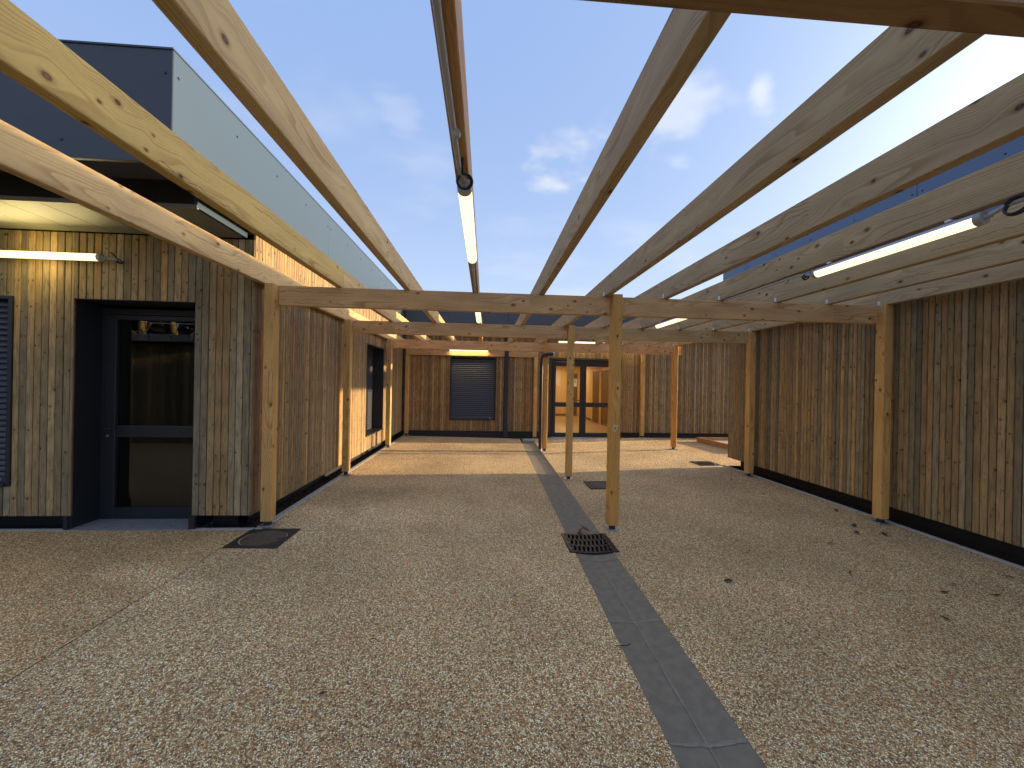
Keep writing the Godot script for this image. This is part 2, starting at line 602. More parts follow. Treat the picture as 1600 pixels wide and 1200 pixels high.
	mat("torn_wood", lin(0.72, 0.60, 0.40), 0.85)
	mat("split_dark", lin(0.035, 0.022, 0.012), 0.95)
	mat("leaf_brown", lin(0.045, 0.026, 0.015), 0.8)
	mat("leaf_red", lin(0.13, 0.045, 0.025), 0.8)
	mat("chip_a", lin(0.06, 0.036, 0.022), 0.9)
	mat("sand", lin(0.5, 0.44, 0.34), 0.95)
	mat("hedge_leaf", lin(0.05, 0.055, 0.025), 0.8)
	mat("bark", lin(0.22, 0.15, 0.07), 0.9)
	mat("bark_pale", lin(0.42, 0.30, 0.10), 0.9)
	mat("zinc_roof", lin(0.22, 0.24, 0.28), 0.4, 0.5)

# ------------------------------------------------------------------ sky
func sky_image(sun: Vector3) -> Image:
	var W := 2048
	var HH := 1024
	var data := PackedFloat32Array()
	data.resize(W * HH * 3)
	var cn := FastNoiseLite.new()
	cn.seed = 14
	cn.frequency = 1.0
	cn.fractal_octaves = 5
	cn.fractal_gain = 0.55
	var big := FastNoiseLite.new()
	big.seed = 3
	big.frequency = 1.0
	big.fractal_octaves = 2
	var at := 0
	for y in HH:
		var el := PI / 2 - PI * (y + 0.5) / HH
		var se := sin(el)
		var ce := cos(el)
		for x in W:
			var az := TAU * (x + 0.5) / W
			var d := Vector3(sin(az) * ce, se, -cos(az) * ce)
			var c := Vector3(0.36, 0.33, 0.28)
			if se > -0.02:
				var e := maxf(se, 0.0)
				var t := pow(1.0 - e, 3.4)
				c = SKY_TOP.lerp(SKY_LOW, t)
				var gam := acos(clampf(d.dot(sun), -1.0, 1.0)) * 57.2958
				var a := 0.02 * exp(-(gam - 43.0) / 26.0) + 5.5 * exp(-gam / 10.0)
				c += Vector3(1.0, 0.965, 0.90) * a
				# a few thin torn clouds, and a faint veil
				var p := d / maxf(e + 0.12, 0.05)
				var n := cn.get_noise_3d(p.x * 2.6 + 2.0, p.z * 3.4, 4.0)
				var k := smoothstep(0.1, 0.8, cn.get_noise_3d(p.x * 0.9 + 7.0, p.z * 1.3 + 1.0, 9.0) + 0.1) * 0.25
				for b in CLOUDS:
					var q := d - (b[0] as Vector3)
					if q.length_squared() < 0.2:
						var across := Vector2(q.dot(b[1]) / b[2], q.y / b[3])
						k = maxf(k, smoothstep(0.0, 1.2, 1.15 - across.length() + n * 1.7) * b[4])
				k *= smoothstep(0.0, 0.2, e)
				c = c.lerp(Vector3(0.92, 0.93, 0.94) * SKY_K + Vector3.ONE * a * 0.5, clampf(k, 0.0, 1.0))
			data[at] = c.x
			data[at + 1] = c.y
			data[at + 2] = c.z
			at += 3
	return Image.create_from_data(W, HH, false, Image.FORMAT_RGBF, data.to_byte_array())

const CLOUDS := [
	[Vector3(0.147, 0.514, -0.845), Vector3(0.98, 0, 0.17), 0.13, 0.055, 0.62],
	[Vector3(0.395, 0.531, -0.750), Vector3(0.88, 0, 0.46), 0.085, 0.05, 0.5],
	[Vector3(0.487, 0.535, -0.690), Vector3(0.82, 0, 0.57), 0.025, 0.06, 0.55],
	[Vector3(0.395, 0.466, -0.791), Vector3(0.88, 0, 0.46), 0.06, 0.022, 0.42],
	[Vector3(-0.183, 0.533, -0.826), Vector3(0.98, 0, -0.2), 0.05, 0.03, 0.2],
	[Vector3(-0.55, 0.35, 0.75), Vector3(0.8, 0, 0.6), 0.22, 0.07, 0.5],
	[Vector3(0.3, 0.45, 0.84), Vector3(0.94, 0, -0.33), 0.2, 0.06, 0.5]]
const SKY_K := 0.36
const SKY_TOP := Vector3(0.107, 0.163, 0.287)
const SKY_LOW := Vector3(0.295, 0.345, 0.42)

# ------------------------------------------------------------------ the scene
func _ready() -> void:
	rng.seed = 4242
	# camera, solved from the photograph: 13 mm wide lens, 1.5 m above the ground, turned 3.8 degrees to the right and rolled 1.1
	var cam := Camera3D.new()
	cam.name = "camera"
	add_child(cam)
	cam.transform = Transform3D(Basis(Vector3(0.997640, 0.019012, 0.065972), Vector3(-0.018920, 0.999819, -0.002015), Vector3(-0.065998, 0.000762, 0.997819)), Vector3(0, 1.5, 0))
	cam.fov = 88.12
	cam.near = 0.05
	cam.far = 900.0
	# sun: low, from the right and a little ahead
	var e := deg_to_rad(9.35)
	var a := deg_to_rad(6.7)
	var to_sun := Vector3(cos(e) * cos(a), sin(e), -cos(e) * sin(a))
	var sun := DirectionalLight3D.new()
	sun.name = "sun"
	add_child(sun)
	sun.look_at_from_position(to_sun * 50.0, Vector3.ZERO, Vector3.UP)
	sun.light_energy = 1.0
	sun.light_color = Color(1.0, 0.87, 0.66)
	sun.light_angular_distance = 0.9
	sun.shadow_enabled = true
	var sky := Sky.new()
	var pano := PanoramaSkyMaterial.new()
	pano.panorama = to_tex(sky_image(to_sun))
	sky.sky_material = pano
	var env := Environment.new()
	env.background_mode = Environment.BG_SKY
	env.sky = sky
	env.tonemap_mode = Environment.TONE_MAPPER_LINEAR
	env.tonemap_exposure = 2.95
	env.sdfgi_enabled = true
	env.ssao_enabled = true
	env.ssil_enabled = true
	var we := WorldEnvironment.new()
	we.name = "world_environment"
	we.environment = env
	add_child(we)

	make_materials()
	make_ground()
	make_left_wing()
	make_back_wing()
	make_right_wing()
	make_pergola()
	make_lamps()
	make_pipes()
	make_ironwork()
	make_bed()
	make_behind()
	make_litter()

# ------------------------------------------------------------------ ground
func chx(z: float) -> float:        # middle of the drain channel
	return 0.985 + (-1.5 - z) * 0.0175

const CHW := 0.178

func gy(x: float, z: float) -> float:
	var c := chx(z)
	if x < c:
		return lerpf(-0.03, 0.02, clampf((c - CHW - x) / (c - CHW + 2.2), 0.0, 1.0))
	return lerpf(-0.03, 0.03, clampf((x - c - CHW) / (4.5 - c - CHW), 0.0, 1.0))

func ground_patch(x0: Callable, x1: Callable, z0: float, z1: float, tint: Vector3, nx: int, nz: int) -> void:
	var st := begin()
	var n := FastNoiseLite.new()
	n.seed = 8
	n.frequency = 0.9
	n.fractal_octaves = 4
	var stains := [[-1.35, -4.35, 0.75, 0.35], [-1.9, -4.6, 0.5, 0.5], [-2.55, -3.2, 0.28, 0.9], [-2.2, -2.85, 0.3, 0.9], [-0.9, -4.6, 0.9, 0.3], [1.9, -10.9, 1.6, 0.4], [3.3, -10.9, 1.4, 0.5], [0.2, -7.7, 0.8, 0.12]]
	var P := []
	var C := []
	for j in nz + 1:
		var z := lerpf(z0, z1, float(j) / nz)
		for i in nx + 1:
			var xa: float = x0.call(z)
			var xb: float = x1.call(z)
			var x := lerpf(xa, xb, float(i) / nx)
			P.append(Vector3(x, gy(x, z), z))
			var k := 1.0 + n.get_noise_2d(x, z) * 0.22 + n.get_noise_2d(x * 0.3 + 50.0, z * 0.3) * 0.2
			var c := tint * k * 0.66
			for s in stains:
				var d := Vector2((x - s[0]) / s[2], (z - s[1]) / (s[2] * 0.55)).length() + n.get_noise_2d(x * 2.3 + 9.0, z * 2.3) * 0.7
				c = c.lerp(Vector3(0.94, 0.965, 1.0), clampf(1.25 - d, 0.0, 1.0) * minf(1.0, s[3] * 1.7))
			C.append(Color(c.x, c.y, c.z))
	for j in nz:
		for i in nx:
			var q := [j * (nx + 1) + i, j * (nx + 1) + i + 1, (j + 1) * (nx + 1) + i + 1, (j + 1) * (nx + 1) + i]
			var order := [0, 1, 2, 0, 2, 3]
			var nn: Vector3 = (P[q[1]] - P[q[0]]).cross(P[q[2]] - P[q[0]])
			if nn.y > 0.0:
				order = [0, 2, 1, 0, 3, 2]
			for o in order:
				st.set_normal(Vector3.UP)
				st.set_color(C[q[o]])
				st.add_vertex(P[q[o]])
	struct("ground", st.commit(), M.gravel)

func make_ground() -> void:
	var T := Vector3(1, 1, 1)
	# base earth to the horizon
	var st := begin()
	quad(st, Vector3(-450, -0.16, -450), Vector3(450, -0.16, -450), Vector3(450, -0.16, 450), Vector3(-450, -0.16, 450), Vector3.UP)
	struct("terrain", st.commit(), M.far_earth)
	ground_patch(func(_z): return -2.17, func(z): return chx(z) - CHW, -11.05, -4.042, T, 26, 50)
	ground_patch(func(_z): return -2.2675, func(z): return chx(z) - CHW, -4.038, 7.0, T, 26, 60)
	ground_patch(func(_z): return -16.0, func(_z): return -2.2745, -4.038, 7.0, Vector3(0.97, 0.925, 0.845), 60, 50)
	ground_patch(func(z): return chx(z) + CHW, func(_z): return 4.5, -7.055, 7.0, Vector3(0.96, 0.96, 0.96), 30, 70)
	ground_patch(func(z): return chx(z) + CHW, func(_z): return 4.46, -11.05, -7.063, T, 30, 30)
	ground_patch(func(_z): return 4.468, func(_z): return 26.0, -11.05, -7.2, Vector3(1.02, 1.0, 0.96), 60, 24)
	var jf := struct_node("joint_filler")
	slab("filler_strip", Vector3(-2.277, -0.06, 7.0), Vector3(-2.266, 0.012, -4.03), M.joint, jf)
	slab("filler_strip", Vector3(-2.16, -0.08, -4.034), Vector3(0.8, -0.034, -4.046), M.joint, jf)
	# drain channel of concrete troughs
	var ch := struct_node("drain_channel")
	var z := 1.0
	var joints := []
	while z > -10.6:
		joints.append(z)
		z -= 0.885
	for i in joints.size() - 1:
		var za: float = joints[i] - 0.003
		var zb: float = joints[i + 1] + 0.003
		if za > -3.57 and zb < -4.02:
			part("trough", trough(za, -3.56, 0.0, CHW, -0.032, -0.05), M.concrete, ch)
			part("mortar_line", crease(za, -3.57), M.mortar, ch)
			za = -4.012
		part("trough", trough(za, zb, 0.0, CHW, -0.032, -0.05), M.concrete, ch)
		if rng.randf() < 0.9:
			part("mortar_joint", mortar(zb), M.mortar, ch)
		part("mortar_line", crease(za, zb), M.mortar, ch)
	# pale apron of concrete where the channel meets the wall
	part("apron", box(Vector3(0.34, 0.05, 0.42), 0.004), M.concrete_pale, ch, Vector3(1.2, -0.048, -10.84))
	# sand-coloured kerb stones
	var kl := struct_node("kerb")
	var k := -4.05
	while k > -11.0:
		part("kerb_stone", box(Vector3(0.07, 0.2, minf(0.995, k + 11.05)), 0.006), M.concrete_pale, kl, Vector3(-2.208, -0.073, k - minf(0.995, k + 11.05) / 2))
		k -= 1.0
	for seg in [[-2.25, -2.85], [-3.962, -4.95], [-4.955, -5.95], [-5.955, -6.95], [-6.955, -7.95], [-7.955, -8.95]]:
		part("kerb_stone", box(Vector3(seg[0] - seg[1], 0.2, 0.06), 0.006), M.concrete_pale, kl, Vector3((seg[0] + seg[1]) / 2, -0.075, -4.068))
	var kr := struct_node("kerb")
	k = 1.5
	while k > -7.2:
		part("kerb_stone", box(Vector3(0.06, 0.2, minf(0.995, k + 7.25)), 0.006), M.concrete_pale, kr, Vector3(4.535, -0.062, k - minf(0.995, k + 7.25) / 2))
		k -= 1.0
	# planting strips under the cladding: soil with bark
	soil_strip(Vector3(-2.62, -0.06, -11.1), Vector3(-2.243, -0.06, -4.1), 1500)
	soil_strip(Vector3(-9.0, -0.06, -4.45), Vector3(-2.243, -0.06, -4.098), 1500)
	soil_strip(Vector3(4.565, -0.045, -7.2), Vector3(4.9, -0.045, 1.5), 1900)

func trough(za: float, zb: float, cx: float, hw: float, ye: float, yc: float) -> Mesh:
	var st := begin()
	var ca := chx(za) + cx
	var cb := chx(zb) + cx
	var prof := [[-hw, ye], [-hw * 0.5, lerpf(ye, yc, 0.62)], [0.0, yc], [hw * 0.5, lerpf(ye, yc, 0.62)], [hw, ye]]
	for i in 4:
		var p: Array = prof[i]
		var q: Array = prof[i + 1]
		var n := Vector3(-(q[1] - p[1]), q[0] - p[0], 0).normalized()
		quad(st, Vector3(ca + p[0], p[1], za), Vector3(ca + q[0], q[1], za), Vector3(cb + q[0], q[1], zb), Vector3(cb + p[0], p[1], zb), n)
	for s in [-1.0, 1.0]:
		quad(st, Vector3(ca + s * hw, ye, za), Vector3(cb + s * hw, ye, zb), Vector3(cb + s * hw, ye - 0.1, zb), Vector3(ca + s * hw, ye - 0.1, za), Vector3(s, 0, 0))
	for zz in [[za, ca, 1.0], [zb, cb, -1.0]]:
		for i in 4:
			quad(st, Vector3(zz[1] + prof[i][0], prof[i][1], zz[0]), Vector3(zz[1] + prof[i + 1][0], prof[i + 1][1], zz[0]), Vector3(zz[1] + prof[i + 1][0], -0.13, zz[0]), Vector3(zz[1] + prof[i][0], -0.13, zz[0]), Vector3(0, 0, zz[2]))
	return st.commit()

func vy(dx: float) -> float:         # height of the trough surface across the channel
	var t := absf(dx) / CHW
	return lerpf(-0.05, lerpf(-0.032, -0.05, 0.62), t * 2.0) if t < 0.5 else lerpf(lerpf(-0.032, -0.05, 0.62), -0.032, t * 2.0 - 1.0)

func mortar(zb: float) -> Mesh:
	var st := begin()
	var n := 16
	var prev := []
	for i in n + 1:
		var dx := lerpf(-CHW + 0.004, CHW - 0.004, float(i) / n)
		var w := rng.randf_range(0.007, 0.015)
		var zz := zb + rng.randf_range(-0.004, 0.004)
		var c := chx(zz)
		var cur := [Vector3(c + dx, vy(dx) + 0.0025, zz - w), Vector3(c + dx, vy(dx) + 0.004, zz), Vector3(c + dx, vy(dx) + 0.0025, zz + w)]
		if i > 0:
			for k in 2:
				quad(st, prev[k], cur[k], cur[k + 1], prev[k + 1], Vector3(0, 1, -0.25 if k == 0 else 0.25).normalized())
		prev = cur
	return st.commit()

func crease(za: float, zb: float) -> Mesh:
	var st := begin()
	var n := 14
	var pw := 0.0
	for i in n + 1:
		var w := rng.randf_range(0.003, 0.009)
		if i > 0:
			var z0 := lerpf(za, zb, float(i - 1) / n)
			var z1 := lerpf(za, zb, float(i) / n)
			quad(st, Vector3(chx(z0) - pw, vy(pw) + 0.003, z0), Vector3(chx(z0) + pw, vy(pw) + 0.003, z0), Vector3(chx(z1) + w, vy(w) + 0.003, z1), Vector3(chx(z1) - w, vy(w) + 0.003, z1), Vector3.UP)
		pw = w
	return st.commit()

func soil_strip(a: Vector3, b: Vector3, count: int) -> void:
	var st := begin()
	var nx := maxi(2, int((b.x - a.x) / 0.08))
	var nz := maxi(2, int((b.z - a.z) / 0.08))
	var n := FastNoiseLite.new()
	n.frequency = 4.0
	for j in nz:
		for i in nx:
			var p := []
			for o in [[0, 0], [1, 0], [1, 1], [0, 1]]:
				var x := lerpf(a.x, b.x, float(i + o[0]) / nx)
				var z := lerpf(a.z, b.z, float(j + o[1]) / nz)
				p.append(Vector3(x, a.y + n.get_noise_2d(x, z) * 0.02, z))
			quad(st, p[0], p[1], p[2], p[3], Vector3.UP)
	var s := struct("soil", st.commit(), M.soil)
	s.set_meta("kind", "structure")
	var mm := MultiMesh.new()
	mm.transform_format = MultiMesh.TRANSFORM_3D
	mm.mesh = box(Vector3(0.035, 0.007, 0.014), 0.002)
	mm.instance_count = count
	for i in count:
		var bs := Basis.from_euler(Vector3(rng.randf_range(-0.5, 0.5), rng.randf() * TAU, rng.randf_range(-0.5, 0.5))).scaled(Vector3.ONE * rng.randf_range(0.5, 1.4))
		mm.set_instance_transform(i, Transform3D(bs, Vector3(rng.randf_range(a.x, b.x), a.y + rng.randf_range(0.004, 0.024), rng.randf_range(a.z, b.z))))
	var o := MultiMeshInstance3D.new()
	o.name = numbered("bark_mulch")
	o.multimesh = mm
	o.material_override = M.chip_a
	add_child(o)
	o.set_meta("kind", "stuff")
	tag(o, ["dark bark mulch in the strip along the left side wall", "dark bark mulch in front of the wall with the glazed door", "dark bark mulch in the strip along the right wall"][names["bark_mulch"]], "mulch")

# ------------------------------------------------------------------ buildings
func fascia_panels(parent: Node3D, along_x: bool, from: float, to: float, fixed: float, y0: float, y1: float, step: float, mat_: Material, outward: float) -> void:
	var s := from
	var dirn := signf(to - from)
	while (to - s) * dirn > 0.01:
		var e := s + dirn * minf(step, absf(to - s))
		var g := dirn * 0.003
		var a := Vector3(s + g, y0, fixed) if along_x else Vector3(fixed, y0, s + g)
		var b := Vector3(e - g, y1, fixed - outward * 0.03) if along_x else Vector3(fixed - outward * 0.03, y1, e - g)
		slab("fascia_panel", a, b, mat_, parent, 0.002)
		var st := begin()
		var length := absf(e - s)
		var cols := maxi(2, int(length / 0.62) + 1)
		for c in cols:
			var t := s + dirn * (0.05 + (length - 0.1) * c / (cols - 1))
			for yy in [y0 + 0.12, y1 - 0.16]:
				var p := Vector3(t, yy, fixed) if along_x else Vector3(fixed, yy, t)
				var o := Vector3(0, 0, outward) if along_x else Vector3(outward, 0, 0)
				add_cyl(st, p, p + o * 0.004, 0.011, 0.007, 8)
		var r := part("rivets", st.commit(), M.rivet, parent)
		r.set_meta("kind", "stuff")
		s = e

func shutter(parent: Node3D, n: String, s0: float, s1: float, y0: float, y1: float, to_world: Callable, rot: float, depth: float) -> void:
	# dark frame lining the opening, and a rolling shutter of slats set back in it
	var w := sub(n, parent)
	w.rotation = Vector3(0, rot, 0)
	w.position = to_world.call(s0, y0, 0.0)
	var W := s1 - s0
	var hh := y1 - y0
	part("frame", box(Vector3(0.035, hh, depth + 0.02), 0.003), M.dark_alu, w, Vector3(0.0175, hh / 2, -depth / 2 + 0.014))
	part("frame", box(Vector3(0.035, hh, depth + 0.02), 0.003), M.dark_alu, w, Vector3(W - 0.0175, hh / 2, -depth / 2 + 0.014))
	part("frame", box(Vector3(W - 0.07, 0.03, depth + 0.02), 0.003), M.dark_alu, w, Vector3(W / 2, hh - 0.015, -depth / 2 + 0.014))
	part("sill", box(Vector3(W - 0.07, 0.025, depth + 0.035), 0.003), M.dark_alu, w, Vector3(W / 2, 0.0125, -depth / 2 + 0.022))
	var pitch := 0.0545
	var k := 0
	var y := 0.075
	part("bottom_rail", box(Vector3(W - 0.074, 0.05, 0.02), 0.004), M.shutter, w, Vector3(W / 2, 0.051, -depth + 0.012))
	var st := begin()
	var lw := W - 0.074
	var pr := [Vector2(0.0, 0.0), Vector2(0.014, 0.003), Vector2(0.019, 0.014), Vector2(0.017, 0.026), Vector2(0.004, 0.0475), Vector2(0.0, 0.0475)]
	for i in 5:
		var p: Vector2 = pr[i]
		var q: Vector2 = pr[i + 1]
		quad(st, Vector3(-lw / 2, p.y, p.x), Vector3(lw / 2, p.y, p.x), Vector3(lw / 2, q.y, q.x), Vector3(-lw / 2, q.y, q.x), Vector3(0, -(q.x - p.x), q.y - p.y).normalized())
	for sx in [-1.0, 1.0]:
		for i in range(1, 5):
			tri(st, Vector3(sx * lw / 2, pr[0].y, pr[0].x), Vector3(sx * lw / 2, pr[i].y, pr[i].x), Vector3(sx * lw / 2, pr[i + 1].y, pr[i + 1].x), Vector3(sx, 0, 0))
	var slat := st.commit()
	while y < hh - 0.05:
		part("slat", slat, M.shutter, w, Vector3(W / 2, y, -depth + 0.004))
		y += pitch
		k += 1
	part("backing", box(Vector3(W - 0.07, hh - 0.055, 0.004), 0.0), M.membrane, w, Vector3(W / 2, hh / 2, -depth))
	part("lock_button", cyl(Vector3.ZERO, Vector3(0, 0, 0.006), 0.014, 12), M.white_plastic, w, Vector3(W - 0.14, 0.055, -depth + 0.022))

func make_left_wing() -> void:
	var b := thing("timber_building", "timber-clad building on the left with glazed door, porch and dark grey fascia", "building")
	var mats := [M.clad_a, M.clad_b, M.clad_c, M.clad_d, M.clad_a]
	# front wall (faces the camera), z = -4.08 the board face
	var zb := -4.102
	var holes := [[-3.957, -2.857, -1.0, 2.24], [-5.25, -4.49, 0.435, 2.243]]
	clad(b, -9.0, -2.292, 0.15, 2.87, 0.066, holes, func(s, y, p): return Vector3(s, y, zb + p), 0.0, mats)
	# side wall (faces right), x = -2.29 the board face
	var xb := -2.312
	var sides := [M.brown_a, M.brown_b, M.brown_d, M.olive_d, M.olive_b, M.brown_d]
	clad(b, 4.083, 11.12, 0.15, 2.94, 0.056, [[7.78, 9.02, 0.435, 2.225]], func(s, y, p): return Vector3(xb + p, y, -s), PI / 2, sides)
	# cores behind the boards
	slab("wall", Vector3(-9.0, 0.15, -4.165), Vector3(-3.99, 2.95, -4.3), M.membrane, b)
	slab("wall", Vector3(-3.99, 2.25, -4.165), Vector3(-2.82, 2.95, -4.3), M.membrane, b)
	slab("wall", Vector3(-2.82, 0.15, -4.165), Vector3(-2.314, 2.95, -4.3), M.membrane, b)
	slab("wall", Vector3(-2.314, 0.15, -4.302), Vector3(-2.5, 2.95, -7.76), M.membrane, b)
	slab("wall", Vector3(-2.314, 0.15, -7.762), Vector3(-2.5, 0.42, -9.04), M.membrane, b)
	slab("wall", Vector3(-2.314, 2.24, -7.762), Vector3(-2.5, 2.95, -9.04), M.membrane, b)
	slab("wall", Vector3(-2.314, 0.15, -9.042), Vector3(-2.5, 2.95, -11.3), M.membrane, b)
	slab("wall", Vector3(-9.0, -0.1, -4.31), Vector3(-9.2, 2.95, -11.3), M.room_grey, b)
	slab("wall", Vector3(-9.2, -0.1, -11.302), Vector3(-2.5, 2.95, -11.45), M.room_grey, b)
	# plinth, set back under the boards
	slab("plinth", Vector3(-9.0, -0.14, -4.30), Vector3(-4.03, 0.155, -4.36), M.dark_plinth, b)
	slab("plinth", Vector3(-2.79, -0.14, -4.30), Vector3(-2.48, 0.155, -4.36), M.dark_plinth, b)
	slab("plinth", Vector3(-2.48, -0.14, -4.30), Vector3(-2.54, 0.155, -11.3), M.dark_plinth, b)
	slab("plinth_flashing", Vector3(-2.465, -0.03, -4.29), Vector3(-2.478, -0.018, -11.2), M.dark_alu, b)
	slab("plinth_flashing", Vector3(-9.0, -0.03, -4.285), Vector3(-4.0, -0.018, -4.298), M.dark_alu, b)
	# dark corner trim
	slab("floor", Vector3(-9.0, -0.1, -4.38), Vector3(-2.55, 0.0, -11.3), M.room_grey, b)
	slab("ceiling", Vector3(-9.0, 2.952, -4.11), Vector3(-2.33, 3.05, -11.3), M.room_grey, b)
	# door in its deep dark lining
	var d := sub("door", b)
	slab("lining", Vector3(-3.957, 0.0, -4.086), Vector3(-3.985, 2.24, -4.40), M.dark_alu, d, 0.003)
	slab("lining", Vector3(-2.857, 0.0, -4.086), Vector3(-2.829, 2.24, -4.40), M.dark_alu, d, 0.003)
	slab("lining", Vector3(-3.985, 2.232, -4.088), Vector3(-2.829, 2.25, -4.40), M.dark_alu, d, 0.003)
	slab("jamb_foot", Vector3(-3.957, 0.0, -4.048), Vector3(-3.992, 0.148, -4.084), M.dark_alu, d, 0.002)
	slab("jamb_foot", Vector3(-2.857, 0.0, -4.048), Vector3(-2.80, 0.148, -4.084), M.dark_alu, d, 0.002)
	slab("frame", Vector3(-4.06, 0.0, -4.37), Vector3(-3.90, 2.2, -4.43), M.dark_alu, d, 0.003)
	slab("frame", Vector3(-2.86, 0.0, -4.37), Vector3(-2.80, 2.2, -4.43), M.dark_alu, d, 0.003)
	slab("frame", Vector3(-3.90, 2.14, -4.37), Vector3(-2.86, 2.2, -4.43), M.dark_alu, d, 0.003)
	slab("stile", Vector3(-3.895, 0.02, -4.36), Vector3(-3.815, 2.135, -4.42), M.dark_alu, d, 0.004)
	slab("stile", Vector3(-2.945, 0.02, -4.36), Vector3(-2.865, 2.135, -4.42), M.dark_alu, d, 0.004)
	slab("rail", Vector3(-3.815, 0.02, -4.362), Vector3(-2.945, 0.14, -4.418), M.dark_alu, d, 0.004)
	slab("rail", Vector3(-3.815, 0.87, -4.362), Vector3(-2.945, 0.99, -4.418), M.dark_alu, d, 0.004)
	slab("rail", Vector3(-3.815, 2.085, -4.362), Vector3(-2.945, 2.135, -4.418), M.dark_alu, d, 0.004)
	slab("glass", Vector3(-3.815, 0.14, -4.392), Vector3(-2.945, 0.87, -4.398), M.glass_dark, d)
	slab("glass", Vector3(-3.815, 0.99, -4.392), Vector3(-2.945, 2.085, -4.398), M.glass_dark, d)
	var st := begin()
	add_box(st, Vector3(-3.868, 0.935, -4.352), Vector3(0.034, 0.15, 0.012), 0.003)
	add_cyl(st, Vector3(-3.868, 0.96, -4.35), Vector3(-3.868, 0.96, -4.30), 0.009, 0.009, 10)
	add_cyl(st, Vector3(-3.868, 0.96, -4.303), Vector3(-3.75, 0.96, -4.303), 0.009, 0.009, 10)
	part("handle", st.commit(), M.dark_alu, d)
	part("lock_cylinder", cyl(Vector3(-3.868, 0.885, -4.35), Vector3(-3.868, 0.885, -4.338), 0.012, 12), M.galvanised, d)
	slab("threshold", Vector3(-3.955, -0.12, -4.04), Vector3(-2.859, 0.026, -4.36), M.threshold_slate, d, 0.004)
	# shutters
	shutter(b, "window", -5.25, -4.49, 0.435, 2.243, func(s, y, p): return Vector3(s, y, -4.085), 0.0, 0.05)
	side_window(b)
	# fascia, soffit and roof
	fascia_panels(b, false, -2.9, -10.7, -2.2, 2.985, 3.765, 2.75, M.fascia_metal, 1.0)
	fascia_panels(b, true, -2.2, -9.4, -2.9, 2.985, 3.765, 2.75, M.fascia_shaded, 1.0)
	slab("coping", Vector3(-2.196, 3.766, -2.893), Vector3(-2.34, 3.778, -10.7), M.fascia_metal, b)
	slab("coping", Vector3(-2.342, 3.766, -2.893), Vector3(-9.4, 3.778, -3.03), M.fascia_shaded, b)
	slab("roof", Vector3(-9.4, 3.1, -2.935), Vector3(-2.235, 3.65, -11.3), M.roof_membrane, b)
	slab("fascia_lip", Vector3(-2.236, 2.955, -2.93), Vector3(-2.33, 2.984, -10.7), M.black_void, b)
	slab("soffit_bulkhead", Vector3(-9.4, 2.90, -3.40), Vector3(-2.40, 3.09, -4.09), M.black_void, b)  # black colour stands in for the deep shade under the porch roof
	slab("bulkhead_trim", Vector3(-2.37, 2.885, -3.40), Vector3(-2.398, 3.09, -4.08), M.fascia_metal, b)
	var x := -2.402
	while x > -9.3:
		slab("soffit_board", Vector3(x, 2.88, -3.42), Vector3(x - 0.296, 2.899, -4.07), M.soffit_board, b, 0.003)
		x -= 0.3
	slab("soffit_trim", Vector3(-9.4, 2.875, -3.395), Vector3(-2.372, 2.91, -3.418), M.soffit_board, b)

func side_window(b: Node3D) -> void:
	# deep recessed window in the side wall with a lowered shutter
	var w := sub("window", b)
	var z0 := -7.78
	var z1 := -9.02
	slab("lining", Vector3(-2.278, 0.435, z0), Vector3(-2.56, 2.225, z0 - 0.02), M.dark_alu, w, 0.002)
	slab("lining", Vector3(-2.278, 0.435, z1), Vector3(-2.56, 2.225, z1 + 0.02), M.dark_alu, w, 0.002)
	slab("lining", Vector3(-2.278, 2.205, z0 - 0.021), Vector3(-2.56, 2.225, z1 + 0.021), M.dark_alu, w, 0.002)
	slab("sill", Vector3(-2.26, 0.425, z0 - 0.0), Vector3(-2.56, 0.45, z1), M.dark_alu, w, 0.003)
	slab("frame", Vector3(-2.50, 0.45, z0 - 0.021), Vector3(-2.55, 2.2, z0 - 0.08), M.dark_alu, w, 0.003)
	slab("frame", Vector3(-2.50, 0.45, z1 + 0.021), Vector3(-2.55, 2.2, z1 + 0.08), M.dark_alu, w, 0.003)
	var y := 0.455
	while y < 2.17:
		slab("slat", Vector3(-2.505, y, z0 - 0.082), Vector3(-2.522, y + 0.05, z1 + 0.082), M.shutter, w, 0.005)
		y += 0.0545
	slab("backing", Vector3(-2.53, 0.45, z0 - 0.08), Vector3(-2.535, 2.2, z1 + 0.08), M.membrane, w)
	part("lock_button", cyl(Vector3(-2.504, 0.50, z0 - 0.14), Vector3(-2.494, 0.50, z0 - 0.14), 0.016, 12), M.white_plastic, w)

